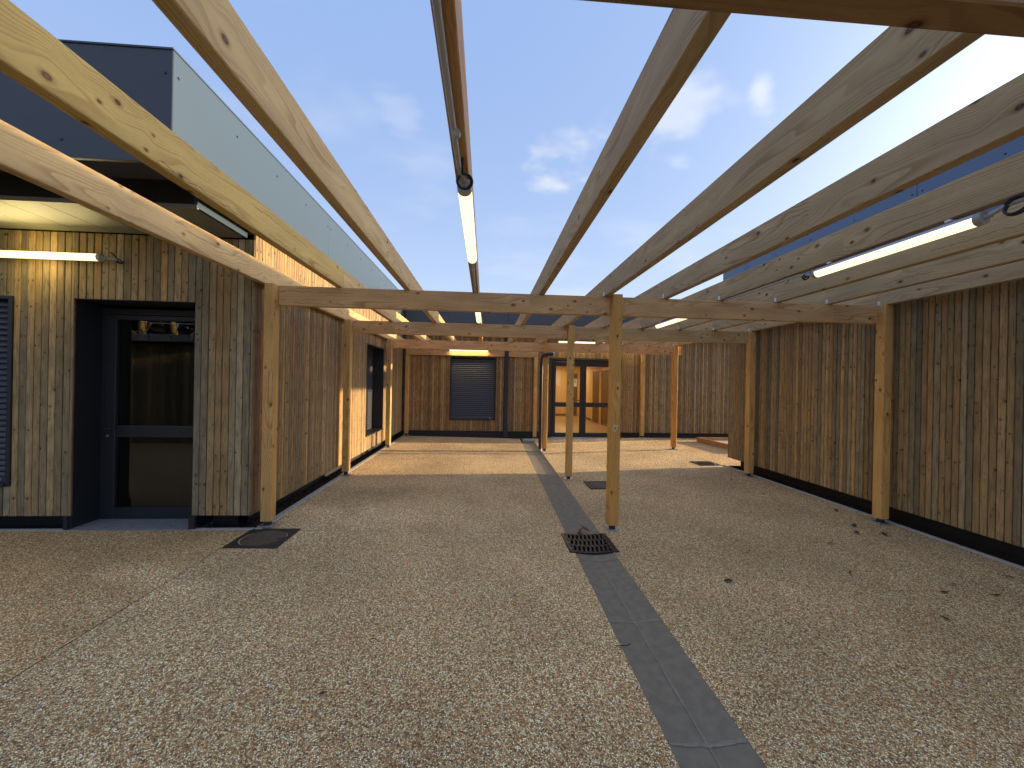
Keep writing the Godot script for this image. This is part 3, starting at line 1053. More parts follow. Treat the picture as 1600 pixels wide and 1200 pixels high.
func make_back_wing() -> void:
	var b := thing("timber_building", "timber-clad building closing the far end, with lit double glass door and shutter", "building")
	var zb := -11.172
	var mats := [M.brown_a, M.brown_b, M.brown_c, M.brown_d, M.brown_a]
	var pale := [M.clad_a, M.clad_b, M.clad_c, M.clad_d, M.brown_b]
	var door := [1.83, 3.74, -1.0, 2.23]
	clad(b, -2.285, 4.46, 0.16, 2.95, 0.057, [[-1.0, 0.275, 0.465, 2.225], door], func(s, y, p): return Vector3(s, y, zb + p), 0.0, mats)
	clad(b, 4.46, 9.5, 0.16, 2.95, 0.057, [], func(s, y, p): return Vector3(s, y, zb + p * 3.0), 0.0, pale)
	slab("wall", Vector3(-2.31, 0.16, -11.235), Vector3(1.80, 2.96, -11.38), M.membrane, b)
	slab("wall", Vector3(1.80, 2.24, -11.235), Vector3(3.77, 2.96, -11.38), M.membrane, b)
	slab("wall", Vector3(3.77, 0.16, -11.235), Vector3(9.5, 2.96, -11.38), M.membrane, b)
	slab("plinth", Vector3(-2.47, -0.14, -11.2), Vector3(1.79, 0.165, -11.36), M.dark_plinth, b)
	slab("plinth", Vector3(3.78, -0.14, -11.2), Vector3(9.4, 0.165, -11.36), M.dark_plinth, b)
	shutter(b, "window", -1.0, 0.275, 0.465, 2.225, func(s, y, p): return Vector3(s, y, -11.155), 0.0, 0.06)
	fascia_panels(b, true, -2.165, 9.6, -10.7, 2.985, 3.765, 2.75, M.fascia_shaded, 1.0)
	slab("coping", Vector3(-2.16, 3.766, -10.694), Vector3(9.6, 3.778, -10.84), M.fascia_shaded, b)
	slab("soffit", Vector3(-2.165, 2.962, -10.732), Vector3(9.6, 2.984, -11.3), M.black_void, b)
	slab("roof", Vector3(-2.2, 3.1, -10.735), Vector3(9.6, 3.65, -22.0), M.roof_membrane, b)
	slab("wall", Vector3(9.5, -0.1, -11.2), Vector3(9.7, 2.98, -22.0), M.room_grey, b)
	# double door
	var d := sub("double_door", b)
	var zf := -11.20
	slab("frame", Vector3(1.83, 0.0, zf), Vector3(1.90, 2.225, zf - 0.08), M.dark_alu, d, 0.003)
	slab("frame", Vector3(3.67, 0.0, zf), Vector3(3.74, 2.225, zf - 0.08), M.dark_alu, d, 0.003)
	slab("frame", Vector3(1.90, 2.15, zf), Vector3(3.67, 2.225, zf - 0.08), M.dark_alu, d, 0.003)
	slab("lining", Vector3(1.80, 0.0, -11.14), Vector3(1.828, 2.24, -11.38), M.dark_alu, d, 0.002)
	slab("lining", Vector3(3.742, 0.0, -11.14), Vector3(3.77, 2.24, -11.38), M.dark_alu, d, 0.002)
	slab("lining", Vector3(1.80, 2.241, -11.14), Vector3(3.77, 2.262, -11.38), M.dark_alu, d, 0.002)
	for lf in [[1.905, 2.782], [2.788, 3.665]]:
		var lp := [lf[0], lf[1]]
		slab("stile", Vector3(lp[0], 0.02, zf + 0.01), Vector3(lp[0] + 0.085, 2.145, zf - 0.06), M.dark_alu, d, 0.004)
		slab("stile", Vector3(lp[1] - 0.085, 0.02, zf + 0.01), Vector3(lp[1], 2.145, zf - 0.06), M.dark_alu, d, 0.004)
		for r in [[0.02, 0.13], [0.87, 1.0], [2.03, 2.145]]:
			slab("rail", Vector3(lp[0] + 0.086, r[0], zf + 0.008), Vector3(lp[1] - 0.086, r[1], zf - 0.058), M.dark_alu, d, 0.004)
		slab("glass", Vector3(lp[0] + 0.086, 0.13, zf - 0.02), Vector3(lp[1] - 0.086, 0.87, zf - 0.026), M.glass, d)
		slab("glass", Vector3(lp[0] + 0.086, 1.0, zf - 0.02), Vector3(lp[1] - 0.086, 2.03, zf - 0.026), M.glass, d)
	var st := begin()
	add_box(st, Vector3(2.74, 1.03, zf + 0.018), Vector3(0.032, 0.2, 0.012), 0.003)
	add_cyl(st, Vector3(2.74, 1.06, zf + 0.02), Vector3(2.74, 1.06, zf + 0.07), 0.01, 0.01, 10)
	add_cyl(st, Vector3(2.745, 1.06, zf + 0.066), Vector3(2.60, 1.06, zf + 0.066), 0.011, 0.011, 10)
	part("handle", st.commit(), M.dark_alu, d)
	slab("threshold", Vector3(1.83, -0.1, -11.06), Vector3(3.74, 0.012, -11.195), M.galvanised, d, 0.003)
	slab("apron", Vector3(1.75, -0.1, -10.86), Vector3(4.0, 0.004, -11.058), M.concrete_pale, d, 0.003)
	# corridor seen through the glass
	var c := sub("corridor", b)
	slab("floor", Vector3(0.9, -0.1, -11.385), Vector3(4.9, 0.0, -20.0), M.room_floor, c)
	slab("ceiling", Vector3(0.9, 2.5, -11.385), Vector3(4.9, 2.6, -20.0), M.room_ceiling, c)
	slab("wall", Vector3(0.9, 0.001, -11.385), Vector3(0.8, 2.499, -20.0), M.room_cream, c)
	slab("wall", Vector3(4.46, 0.001, -11.385), Vector3(4.6, 2.499, -17.4), M.room_cream, c)
	slab("wall", Vector3(0.9, 0.001, -19.0), Vector3(4.9, 2.499, -19.15), M.room_cream, c)
	slab("wall", Vector3(4.75, 0.001, -17.4), Vector3(4.9, 2.499, -19.0), M.room_cream, c)
	slab("wall", Vector3(4.601, 0.001, -17.25), Vector3(4.75, 2.499, -17.399), M.room_cream, c)
	slab("skirting", Vector3(0.905, 0.0, -18.985), Vector3(4.0, 0.09, -18.999), M.room_door, c)
	slab("skirting", Vector3(4.445, 0.0, -12.0), Vector3(4.459, 0.09, -17.3), M.room_door, c)
	for dz in [[-14.0, -15.0], [-15.25, -16.2]]:
		slab("inner_door", Vector3(4.44, 0.0, dz[0]), Vector3(4.458, 2.05, dz[1]), M.room_door, c)
		for zz in [dz[0] + 0.09, dz[1]]:
			slab("door_trim", Vector3(4.425, 0.0, zz), Vector3(4.458, 2.06, zz - 0.09), M.room_trim, c, 0.003)
		slab("door_trim", Vector3(4.425, 2.061, dz[0] + 0.09), Vector3(4.458, 2.15, dz[1] - 0.09), M.room_trim, c, 0.003)
	slab("inner_door", Vector3(4.10, 0.0, -18.96), Vector3(4.42, 2.05, -18.998), M.room_door, c)
	for xx in [1.9, 2.35, 2.8, 3.25, 3.7]:
		slab("wall_batten", Vector3(xx, 0.1, -18.97), Vector3(xx + 0.05, 2.45, -18.998), M.room_trim, c, 0.003)
	slab("notice", Vector3(4.14, 1.42, -18.95), Vector3(4.40, 1.80, -18.958), M.paper, c)
	for yy in [1.73, 1.66, 1.60, 1.48]:
		slab("notice_print", Vector3(4.17, yy, -18.946), Vector3(4.36 if yy > 1.5 else 4.28, yy + 0.025, -18.949), M.paper_print, c)
	for p in [Vector3(3.45, 2.47, -17.6), Vector3(2.6, 2.47, -13.8)]:
		part("ceiling_light", box(Vector3(0.55, 0.05, 0.55), 0.01), M.ceiling_glow, c, p)
		var l := AreaLight3D.new()
		l.name = part_name("ceiling_lamp", c)
		c.add_child(l)
		l.position = p - Vector3(0, 0.04, 0)
		l.rotation = Vector3(-PI / 2, 0, 0)
		l.area_size = Vector2(0.55, 0.55)
		l.area_range = 14.0
		l.light_energy = 1.6
		l.light_color = Color(1.0, 0.86, 0.62)
		l.shadow_enabled = true

func make_right_wing() -> void:
	var b := thing("timber_building", "dark timber-clad building along the right side with blue-grey fascia", "building")
	var mats := [M.olive_a, M.olive_b, M.olive_c, M.olive_d, M.brown_b]
	var xb := 4.572
	clad(b, -1.5, 7.16, 0.2, 2.96, 0.0565, [], func(s, y, p): return Vector3(xb - p, y, -s), -PI / 2, mats)
	slab("wall", Vector3(4.574, 0.2, 1.5), Vector3(4.78, 2.97, -7.14), M.membrane, b)
	slab("plinth", Vector3(4.78, -0.15, 1.5), Vector3(4.86, 0.205, -7.0), M.dark_plinth, b)
	slab("plinth_flashing", Vector3(4.765, 0.03, 1.5), Vector3(4.778, 0.042, -7.0), M.dark_alu, b)
	clad(b, 4.58, 11.5, 0.2, 2.96, 0.066, [], func(s, y, p): return Vector3(s, y, -7.16 - p), PI, mats)
	slab("wall", Vector3(4.79, -0.1, -6.98), Vector3(11.5, 2.97, -7.13), M.membrane, b)
	slab("wall", Vector3(11.4, -0.1, 1.5), Vector3(11.5, 2.97, -6.97), M.room_grey, b)
	slab("wall", Vector3(4.79, -0.1, 1.35), Vector3(11.39, 2.97, 1.5), M.room_grey, b)
	fascia_panels(b, false, 1.6, -7.33, 4.5, 2.985, 3.755, 2.75, M.fascia_sky_tint, -1.0)
	fascia_panels(b, true, 4.535, 11.6, -7.33, 2.985, 3.755, 2.75, M.fascia_shaded, -1.0)
	slab("coping", Vector3(4.496, 3.756, 1.6), Vector3(4.64, 3.768, -7.336), M.fascia_sky_tint, b)
	slab("soffit", Vector3(4.532, 2.965, 1.6), Vector3(11.6, 2.984, -7.298), M.black_void, b)
	slab("roof", Vector3(4.535, 3.1, 1.6), Vector3(11.6, 3.62, -7.295), M.roof_membrane, b)

# ------------------------------------------------------------------ pergola
func post(x: float, z: float, label: String, m: Material, top := H, w := 0.108, dd := 0.1) -> Node3D:
	var g := gy(x + w / 2, z)
	if x > 4.2 or x < -2.1:
		g = 0.03
	var t := thing("timber_post", label, "post", Vector3(x + w / 2, g, z - dd / 2), "pergola posts")
	var s := part("shaft", timber(top - 0.055 - g, dd, w, 0.007), m, t, Vector3(0, 0.055, 0), Vector3(0, 0, PI / 2))
	s.rotation = Vector3(0, 0, PI / 2)
	var st := begin()
	add_box(st, Vector3(0, 0.004, 0), Vector3(0.15, 0.008, 0.13), 0.002)
	for sx in [-1.0, 1.0]:
		for sz in [-1.0, 1.0]:
			add_cyl(st, Vector3(sx * 0.058, 0.008, sz * 0.05), Vector3(sx * 0.058, 0.017, sz * 0.05), 0.009, 0.009, 6)
	part("base_plate", st.commit(), M.galvanised, t)
	var st2 := begin()
	add_box(st2, Vector3(0, 0.032, 0), Vector3(0.055, 0.05, 0.05), 0.003)
	part("base_stem", st2.commit(), M.dark_plinth, t)
	return t

func beam(x0: float, x1: float, zf: float, label: String, m: Material, hh := 0.2, top := H) -> void:
	var t := thing("timber_beam", label, "beam", Vector3(x0, top - hh / 2, zf - 0.035), "pergola cross beams")
	part("timber", timber(x1 - x0, hh, 0.068, 0.004), m, t)
	for x in [0.045, x1 - x0 - 0.045]:
		var st := begin()
		for y in [-0.045, 0.045]:
			add_cyl(st, Vector3(x, y, 0.034), Vector3(x, y, 0.036), 0.006, 0.005, 8)
		part("screw_heads", st.commit(), M.dark_plinth, t).set_meta("kind", "stuff")

func make_pergola() -> void:
	# posts
	post(-2.213, -4.09, "golden square post at the corner of the left building beside the round manhole", M.pine_post)
	var m1 := post(1.312, -4.09, "thick cracked post with a torn knot hole, standing beside the drain grate", M.pine_post_dark, 2.462, 0.114, 0.108)
	knot_hole(m1)
	post(4.362, -4.09, "nearest post in front of the right wall, split along its front", M.pine_post)
	post(-2.213, -6.32, "second post along the left side wall, before the recessed window", M.pine_post)
	post(1.312, -6.31, "middle free-standing post with a dent, behind the cracked post", M.pine_post, 2.462)
	post(4.362, -6.31, "post at the far end of the right wall, greenish on its right face", M.pine_post)
	post(-2.213, -9.0, "third post along the left side wall, beyond the recessed window", M.pine_post)
	post(1.318, -8.99, "free-standing post with the black rainwater pipe beside it", M.pine_post_dark)
	post(4.368, -8.99, "free-standing post on the right beyond the end of the right wall", M.pine_post_dark)
	post(-2.213, -11.03, "post in the far left corner against the back wall", M.pine_post, 2.25)
	post(1.336, -11.02, "pale post against the back wall left of the double door", M.pine_post, 2.25)
	post(4.413, -11.01, "pale post against the back wall right of the double door", M.pine_post)
	post(-2.213, -0.68, "near left end post carrying the near cross beam", M.pine_post, 2.25)
	post(4.362, -0.68, "near right end post carrying the near cross beam", M.pine_post, 2.25)
	# beams
	beam(-2.25, 4.5, -0.70, "near cross beam overhead crossing the top of the picture on the right", M.pine_darkest)  # darkest of the pine tints
	beam(-2.106, 1.313, -4.165, "brown front beam from the corner post to the cracked post", M.pine_brown)
	beam(1.425, 4.364, -4.165, "brown front beam from the cracked post to the right wall", M.pine_brown)
	beam(-2.106, 1.31, -6.385, "second row beam from the left wall to the dented middle post", M.pine_brown)
	beam(1.42, 4.364, -6.385, "second row beam from the dented middle post to the right wall", M.pine_tan)
	beam(-2.106, 1.372, -9.06, "third row beam on the left, ending over the post with the rainwater pipe", M.pine_brown)
	beam(1.375, 4.58, -9.06, "third row beam on the right, passing in front of the glass door", M.pine_brown)
	beam(-2.2, 1.46, -11.075, "last beam against the back wall above the closed shutter", M.pine_brown, 0.2, H)
	# rafters
	var bay_says := ["in the bay nearest the camera", "in the second bay", "in the third bay", "in the last bay by the back wall"]
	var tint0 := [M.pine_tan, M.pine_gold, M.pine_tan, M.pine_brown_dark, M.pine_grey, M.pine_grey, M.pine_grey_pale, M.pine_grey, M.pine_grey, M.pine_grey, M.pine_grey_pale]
	for bi in 4:
		var a: float = BAYS[bi][0]
		var z: float = BAYS[bi][1]
		for i in 11:
			if bi == 3 and (i == 6 or i == 7):
				continue
			var says: String = ORD[i] + " rafter from the left " + bay_says[bi]
			if bi == 0 and i == 0: says = "rafter running over the corner post along the left building, nearest bay"
			if bi == 0 and i == 1: says = "yellowish knotty rafter crossing in front of the grey fascia, nearest bay"
			if bi == 0 and i == 3: says = "dark-bottomed rafter overhead carrying the central grey conduit and lit tube"
			if bi == 0 and i == 7: says = "rafter carrying the conduit, cable coil and lit tube on the right"
			if bi == 0 and i == 10: says = "rafter running along the top of the right wall, nearest bay"
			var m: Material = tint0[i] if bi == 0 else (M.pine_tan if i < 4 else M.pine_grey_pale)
			var len_ := a - z
			var t := thing("rafter", says, "rafter", Vector3(RX[i], H + 0.1, a), "pergola rafters")
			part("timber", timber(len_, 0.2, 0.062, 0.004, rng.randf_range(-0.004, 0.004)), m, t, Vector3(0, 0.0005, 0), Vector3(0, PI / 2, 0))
			if i >= 5 and bi < 3:
				var st := begin()
				add_box(st, Vector3(-0.0335, -0.075, 0.0), Vector3(0.004, 0.05, 0.034), 0.001)
				add_box(st, Vector3(-0.05, -0.0985, 0.0), Vector3(0.034, 0.003, 0.034), 0.001)
				add_cyl(st, Vector3(-0.0355, -0.07, 0.0), Vector3(-0.039, -0.07, 0.0), 0.006, 0.005, 8)
				part("angle_bracket", st.commit(), M.zinc_bright, t, Vector3(0, 0, -(a + 4.175) if bi == 0 else -len_ + 0.03))

func knot_hole(p: Node3D) -> void:
	# torn pale fibres round a dark hole, and the long drying split below the top
	var st := begin()
	var r := RandomNumberGenerator.new()
	r.seed = 3
	for i in 11:
		var an := TAU * i / 11.0 + r.randf_range(-0.2, 0.2)
		var d := Vector3(cos(an), sin(an) * 1.25, 0)
		var s := Vector3(-sin(an), cos(an), 0) * r.randf_range(0.006, 0.012)
		var ro := r.randf_range(0.028, 0.046)
		tri(st, d * 0.016 + s, d * 0.016 - s, d * ro + Vector3(0, 0, r.randf_range(0.004, 0.016)), Vector3(d.x * 0.3, d.y * 0.3, 0.9).normalized())
		tri(st, d * 0.016 + s + Vector3(0, 0, -0.004), d * 0.016 - s + Vector3(0, 0, -0.004), d * ro * 0.8 + Vector3(0, 0, 0.001), Vector3(0, 0, 1))
	var at := Vector3(-0.005, 1.054 - p.position.y, 0.057)
	part("torn_fibres", st.commit(), M.torn_wood, p, at)
	var st2 := begin()
	add_cyl(st2, Vector3(0, 0, -0.006), Vector3(0, 0, -0.0015), 0.019, 0.017, 14)
	part("knot_hole", st2.commit(), M.split_dark, p, at)
	var st3 := begin()
	var pts := []
	for i in 24:
		var t := i / 23.0
		pts.append([Vector3(0.036 + 0.012 * sin(t * 7.0) - 0.05 * pow(t, 3.0) + r.randf_range(-0.0015, 0.0015), 1.9 - t * 0.83 - p.position.y, 0.0556), 0.002 + 0.0075 * sin(t * PI)])
	for i in 23:
		var a: Vector3 = pts[i][0]
		var b: Vector3 = pts[i + 1][0]
		quad(st3, a + Vector3(-pts[i][1], 0, 0), a + Vector3(pts[i][1], 0, 0), b + Vector3(pts[i + 1][1], 0, 0), b + Vector3(-pts[i + 1][1], 0, 0), Vector3(0, 0, 1))
	part("drying_split", st3.commit(), M.split_dark, p)

# ------------------------------------------------------------------ lamps, conduits, pipes
func arc_shell(length: float, r: float, a0: float, a1: float, n: int) -> Mesh:
	var st := begin()
	for i in n:
		var t0 := lerpf(a0, a1, float(i) / n)
		var t1 := lerpf(a0, a1, float(i + 1) / n)
		var d0 := Vector3(0, sin(t0), cos(t0))
		var d1 := Vector3(0, sin(t1), cos(t1))
		var x := Vector3(length / 2, 0, 0)
		smooth_quad(st, -x + d0 * r, -x + d1 * r, x + d1 * r, x + d0 * r, d0, d1, d1, d0)
		var m := (d0 + d1).normalized() * 0.0
		quad(st, -x + d0 * (r - 0.004), -x + d1 * (r - 0.004), x + d1 * (r - 0.004), x + d0 * (r - 0.004), m - (d0 + d1).normalized())
	return st.commit()

func lamp(at: Vector3, turn: float, label: String, length := 1.06, tilt := 0.0, glow := 0.14) -> Node3D:
	var t := thing("tube_light", label, "light", at, "tube lights")
	t.rotation = Vector3(0, turn, 0)
	var q := sub("luminaire", t)
	q.rotation = Vector3(tilt, 0, 0)
	part("diffuser", arc_shell(length - 0.06, 0.033, PI * 0.92, PI * 2.08, 18), M.lamp_glow, q)
	part("housing", arc_shell(length - 0.06, 0.0345, PI * 0.08, PI * 0.92, 12), M.lamp_housing, q)
	for s in [-1.0, 1.0]:
		var st := begin()
		add_cyl(st, Vector3(s * (length / 2 - 0.03), 0, 0), Vector3(s * length / 2, 0, 0), 0.0355, 0.033, 18)
		add_cyl(st, Vector3(s * length / 2, 0, 0), Vector3(s * (length / 2 + 0.03), 0, 0), 0.012, 0.011, 12)
		part("end_cap", st.commit(), M.lamp_cap, q)
		var st2 := begin()
		add_box(st2, Vector3(s * length * 0.36, 0.041, 0), Vector3(0.03, 0.014, 0.05), 0.002)
		part("mounting_clip", st2.commit(), M.lamp_clip, q)
	var l := AreaLight3D.new()
	l.name = part_name("tube_lamp", t)
	q.add_child(l)
	l.position = Vector3(0, -0.036, 0)
	l.rotation = Vector3(-PI / 2, 0, 0)
	l.area_size = Vector2(length - 0.06, 0.05)
	l.area_range = 9.0
	l.light_energy = glow
	l.light_color = Color(1.0, 0.9, 0.62)
	l.shadow_enabled = true
	return t

func conduit(label: String, pts: Array, r := 0.011) -> Node3D:
	var t := thing("conduit", label, "conduit", pts[0])
	var rel := []
	for p in pts:
		rel.append(p - pts[0])
	var st := begin()
	add_tube(st, rel, r, 10)
	part("pipe", st.commit(), M.pipe_grey, t)
	var length: float = (pts[pts.size() - 1] - pts[0]).length()
	var dirn: Vector3 = (pts[pts.size() - 1] - pts[0]).normalized()
	var d := 0.25
	while d < length:
		var s2 := begin()
		add_cyl(s2, dirn * (d - 0.01), dirn * (d + 0.01), r + 0.003, r + 0.003, 12)
		add_box(s2, dirn * d + Vector3(0, 0.011, 0), Vector3(0.014, 0.008, 0.014), 0.001)
		part("clip", s2.commit(), M.pipe_grey, t)
		d += 0.62
	return t

func coil(n: String, label: String, at: Vector3, bas: Basis, r := 0.048) -> void:
	var t := thing(n, label, "cable", at)
	var pts := []
	for i in 62:
		var an := TAU * i / 27.0 + 0.4
		pts.append(bas * Vector3(cos(an) * (r + 0.001 * i * 0.05), sin(an) * r, (i - 31) * 0.0006))
	var st := begin()
	add_tube(st, pts, 0.0055, 8)
	part("cable_loop", st.commit(), M.cable_black, t)
	var st2 := begin()
	add_tube(st2, [pts[61], pts[61] + Vector3(0, 0.03, 0.03), pts[61] + Vector3(0, 0.045, 0.07)], 0.0055, 8)
	part("cable_tail", st2.commit(), M.cable_black, t)

func make_lamps() -> void:
	var cy := H - 0.048
	lamp(Vector3(-0.115, cy, -2.38), PI / 2, "lit tube under the central rafter in the nearest bay", 1.1)
	lamp(Vector3(2.548, cy, -2.41), PI / 2, "lit tube on the right under a rafter, next to the cable coil", 1.06)
	lamp(Vector3(2.548, cy, -5.28), PI / 2, "lit tube in the second bay on the right, seen below the front beam")
	lamp(Vector3(-0.118, cy, -5.28), PI / 2, "lit tube in the second bay under the central rafter")
	lamp(Vector3(-0.48, 2.405, -11.02), 0.0, "lit tube across the beam above the closed shutter", 1.12)
	lamp(Vector3(2.55, 2.71, -11.06), 0.0, "lit tube high on the back wall left above the double door", 1.12)
	lamp(Vector3(3.82, 2.70, -11.06), 0.0, "lit tube high on the back wall right of the middle of the double door", 1.12)
	lamp(Vector3(-4.19, 2.615, -3.99), 0.0, "lit tube on the front wall over the glazed door", 1.12, -1.45, 0.4)
	var wl := OmniLight3D.new()
	wl.name = "wall_tube_light"
	add_child(wl)
	wl.position = Vector3(-4.19, 2.60, -3.88)
	wl.light_size = 0.12
	wl.light_energy = 0.055
	wl.light_color = Color(1.0, 0.88, 0.55)
	wl.omni_range = 8.0
	wl.shadow_enabled = true
	var y := H - 0.014
	conduit("grey conduit overhead in front of the central tube light", [Vector3(-0.14, y, -0.6), Vector3(-0.138, y, -1.2), Vector3(-0.133, y - 0.008, -1.72), Vector3(-0.118, y - 0.03, -1.8)])
	conduit("grey conduit between the central tube light and the front beam", [Vector3(-0.117, y - 0.03, -2.96), Vector3(-0.12, y, -3.1), Vector3(-0.125, y, -4.1)])
	coil("cable_coil", "black cable looped at the near end of the central tube light", Vector3(-0.112, H - 0.055, -1.775), Basis.from_euler(Vector3(0.5, 0.3, 0.0)), 0.03)
	conduit("grey conduit beside the cable coil at upper right", [Vector3(2.53, y, -0.6), Vector3(2.532, y, -1.3), Vector3(2.54, y - 0.012, -1.78), Vector3(2.546, y - 0.03, -1.86)])
	conduit("grey conduit from the right tube light to the front beam", [Vector3(2.546, y - 0.03, -2.97), Vector3(2.545, y - 0.004, -3.1), Vector3(2.545, y, -4.1)])
	coil("cable_coil", "round black cable coil hanging by the right tube light", Vector3(2.525, H - 0.05, -1.74), Basis.from_euler(Vector3(0.3, PI / 2 + 0.15, 0.0)), 0.042)
	coil("cable_coil", "small black cable knot at the far end of the right tube light", Vector3(2.545, H - 0.05, -3.03), Basis.from_euler(Vector3(0.9, 0.6, 0.0)), 0.016)
	conduit("short grey conduit at the right end of the tube light over the glazed door", [Vector3(-3.61, 2.615, -4.02), Vector3(-3.54, 2.615, -4.03), Vector3(-3.50, 2.61, -4.055)], 0.012)
	coil("cable_coil", "small black cable knot beside the tube light over the glazed door", Vector3(-3.52, 2.60, -4.045), Basis.from_euler(Vector3(0.2, 0.2, 0.0)), 0.018)

func make_pipes() -> void:
	var t := thing("downpipe", "wide dark rainwater downpipe on the back wall right of the shutter", "downpipe", Vector3(0.57, 0.0, -11.09))
	part("pipe", box(Vector3(0.115, 2.94, 0.09), 0.012), M.dark_alu, t, Vector3(0, 1.49, 0))
	for yy in [0.35, 1.3, 2.2]:
		part("bracket", box(Vector3(0.14, 0.035, 0.1), 0.003), M.dark_alu, t, Vector3(0, yy, -0.004))
	part("shoe", box(Vector3(0.135, 0.36, 0.105), 0.01), M.dark_alu, t, Vector3(0, 0.18, 0))
	var p := thing("rainwater_pipe", "black rainwater pipe with an elbow beside the free-standing post", "downpipe", Vector3(1.285, -0.02, -9.10))
	var pts := [Vector3(0, 0.05, 0), Vector3(0, 1.0, 0), Vector3(0, 2.08, 0), Vector3(0.012, 2.14, 0), Vector3(0.045, 2.18, 0), Vector3(0.1, 2.195, 0), Vector3(0.3, 2.215, 0)]
	for i in pts.size():
		pts[i] = pts[i] + Vector3(-0.03, 0, 0.155)
	var st := begin()
	add_tube(st, pts, 0.038, 14)
	part("pipe", st.commit(), M.grate_black, p)
	for yy in [0.62, 1.75]:
		part("collar", cyl(Vector3(-0.03, yy, 0.155), Vector3(-0.03, yy + 0.05, 0.155), 0.043, 14), M.grate_black, p)
	part("hose_clamp", cyl(Vector3(0.235, 2.2115, 0.155), Vector3(0.262, 2.214, 0.155), 0.0415, 16), M.zinc_bright, p)
	part("ground_collar", cyl(Vector3(-0.03, 0.0, 0.155), Vector3(-0.03, 0.055, 0.155), 0.044, 14), M.concrete_pale, p)

# ------------------------------------------------------------------ covers and grates
func make_ironwork() -> void:
	# dished grate over the drain channel
	var c := chx(-3.79)
	var g := thing("drain_grate", "black cast-iron grate of slanted bars across the drain channel", "grate", Vector3(c, -0.032, -3.787))
	part("pit", box(Vector3(0.43, 0.02, 0.41), 0.0), M.black_void, g, Vector3(0, -0.07, 0))
	for s in [-1.0, 1.0]:
		part("frame", box(Vector3(0.03, 0.04, 0.44), 0.004), M.grate_black, g, Vector3(s * 0.215, -0.005, 0))
	for zz in [-0.212, -0.07, 0.07, 0.212]:
		var st := begin()
		for k in 8:
			var x0 := lerpf(-0.205, 0.205, k / 8.0)
			var x1 := lerpf(-0.205, 0.205, (k + 1) / 8.0)
			add_box(st, Vector3((x0 + x1) / 2, 0.002 - 0.016 * (1.0 - pow((x0 + x1) / 0.41, 2.0)), zz), Vector3(x1 - x0 + 0.002, 0.03, 0.022), 0.0)
		part("cross_bar", st.commit(), M.grate_black, g)
	for row in 3:
		for k in 10:
			var x := lerpf(-0.185, 0.185, k / 9.0)
			var st := begin()
			var prev := Vector3.ZERO
			for i in 7:
				var u := i / 6.0
				var p := Vector3(x + 0.009 * sin(u * TAU), 0.004 - 0.016 * (1.0 - pow(x / 0.205, 2.0)), -0.141 + row * 0.141 + lerpf(-0.062, 0.062, u))
				if i > 0:
					var mid := (p + prev) / 2
					add_box(st, mid, Vector3(0.017, 0.026, (p - prev).length() + 0.003), 0.0, Basis(Vector3.UP, atan2(p.x - prev.x, p.z - prev.z)))
				prev = p
			part("bar", st.commit(), M.grate_black, g)
	manhole("square cast-iron manhole with a round lid beside the left corner post", Vector3(-2.036, 0.0235, -3.838), 0.46, M.cast_iron, M.worn_iron)
	manhole("round-lidded manhole in the gravel behind the cracked post", Vector3(1.78, -0.008, -5.93), 0.44, M.cast_iron, M.worn_iron)
	manhole("far manhole by the end of the right wall", Vector3(4.28, 0.03, -7.42), 0.42, M.cast_iron, M.cast_iron)
	var f := thing("foot_grate", "narrow dark grate at the foot of the back wall by the downpipe", "grate", Vector3(0.92, -0.03, -11.03))
	part("frame", box(Vector3(0.34, 0.03, 0.14), 0.003), M.worn_iron, f)
	for k in 11:
		part("bar", box(Vector3(0.014, 0.012, 0.12), 0.002), M.cast_iron, f, Vector3(-0.15 + k * 0.03, 0.019, 0))

func manhole(label: String, at: Vector3, size: float, m: Material, lid: Material) -> void:
	var t := thing("manhole_cover", label, "manhole", at, "manhole covers")
	var r := size * 0.43
	# square frame with a round opening
	var st := begin()
	var n := 48
	for i in n:
		var a0 := TAU * i / n
		var a1 := TAU * (i + 1) / n
		var d0 := Vector3(cos(a0), 0, sin(a0))
		var d1 := Vector3(cos(a1), 0, sin(a1))
		var o0 := d0 * (size / 2 / maxf(absf(d0.x), absf(d0.z)))
		var o1 := d1 * (size / 2 / maxf(absf(d1.x), absf(d1.z)))
		quad(st, d0 * r, d1 * r, o1, o0, Vector3.UP)
		quad(st, d0 * r, d1 * r, d1 * r + Vector3(0, -0.03, 0), d0 * r + Vector3(0, -0.03, 0), -d0)
		quad(st, o0, o1, o1 + Vector3(0, -0.05, 0), o0 + Vector3(0, -0.05, 0), (o0 + o1).normalized())
	part("frame", st.commit(), m, t)
	var st2 := begin()
	add_cyl(st2, Vector3(0, -0.03, 0), Vector3(0, -0.001, 0), r - 0.008, r - 0.011, 48)
	part("lid", st2.commit(), lid, t)
	var st3 := begin()
	for i in (0 if lid == M.worn_iron and size > 0.45 else 9):
		var x := lerpf(-r * 0.8, r * 0.8, i / 8.0)
		var hz := sqrt(maxf(0.0, r * r * 0.78 - x * x))
		add_box(st3, Vector3(x, 0.0005, 0), Vector3(0.012, 0.003, hz * 2.0), 0.001)
	if not (lid == M.worn_iron and size > 0.45):
		part("lid_ribs", st3.commit(), lid, t).set_meta("kind", "stuff")
	for s in [-1.0, 1.0]:
		part("lifting_hole", box(Vector3(0.03, 0.002, 0.014), 0.0), M.black_void, t, Vector3(s * r * 0.72 + 0.011, 0.0022, 0.03))

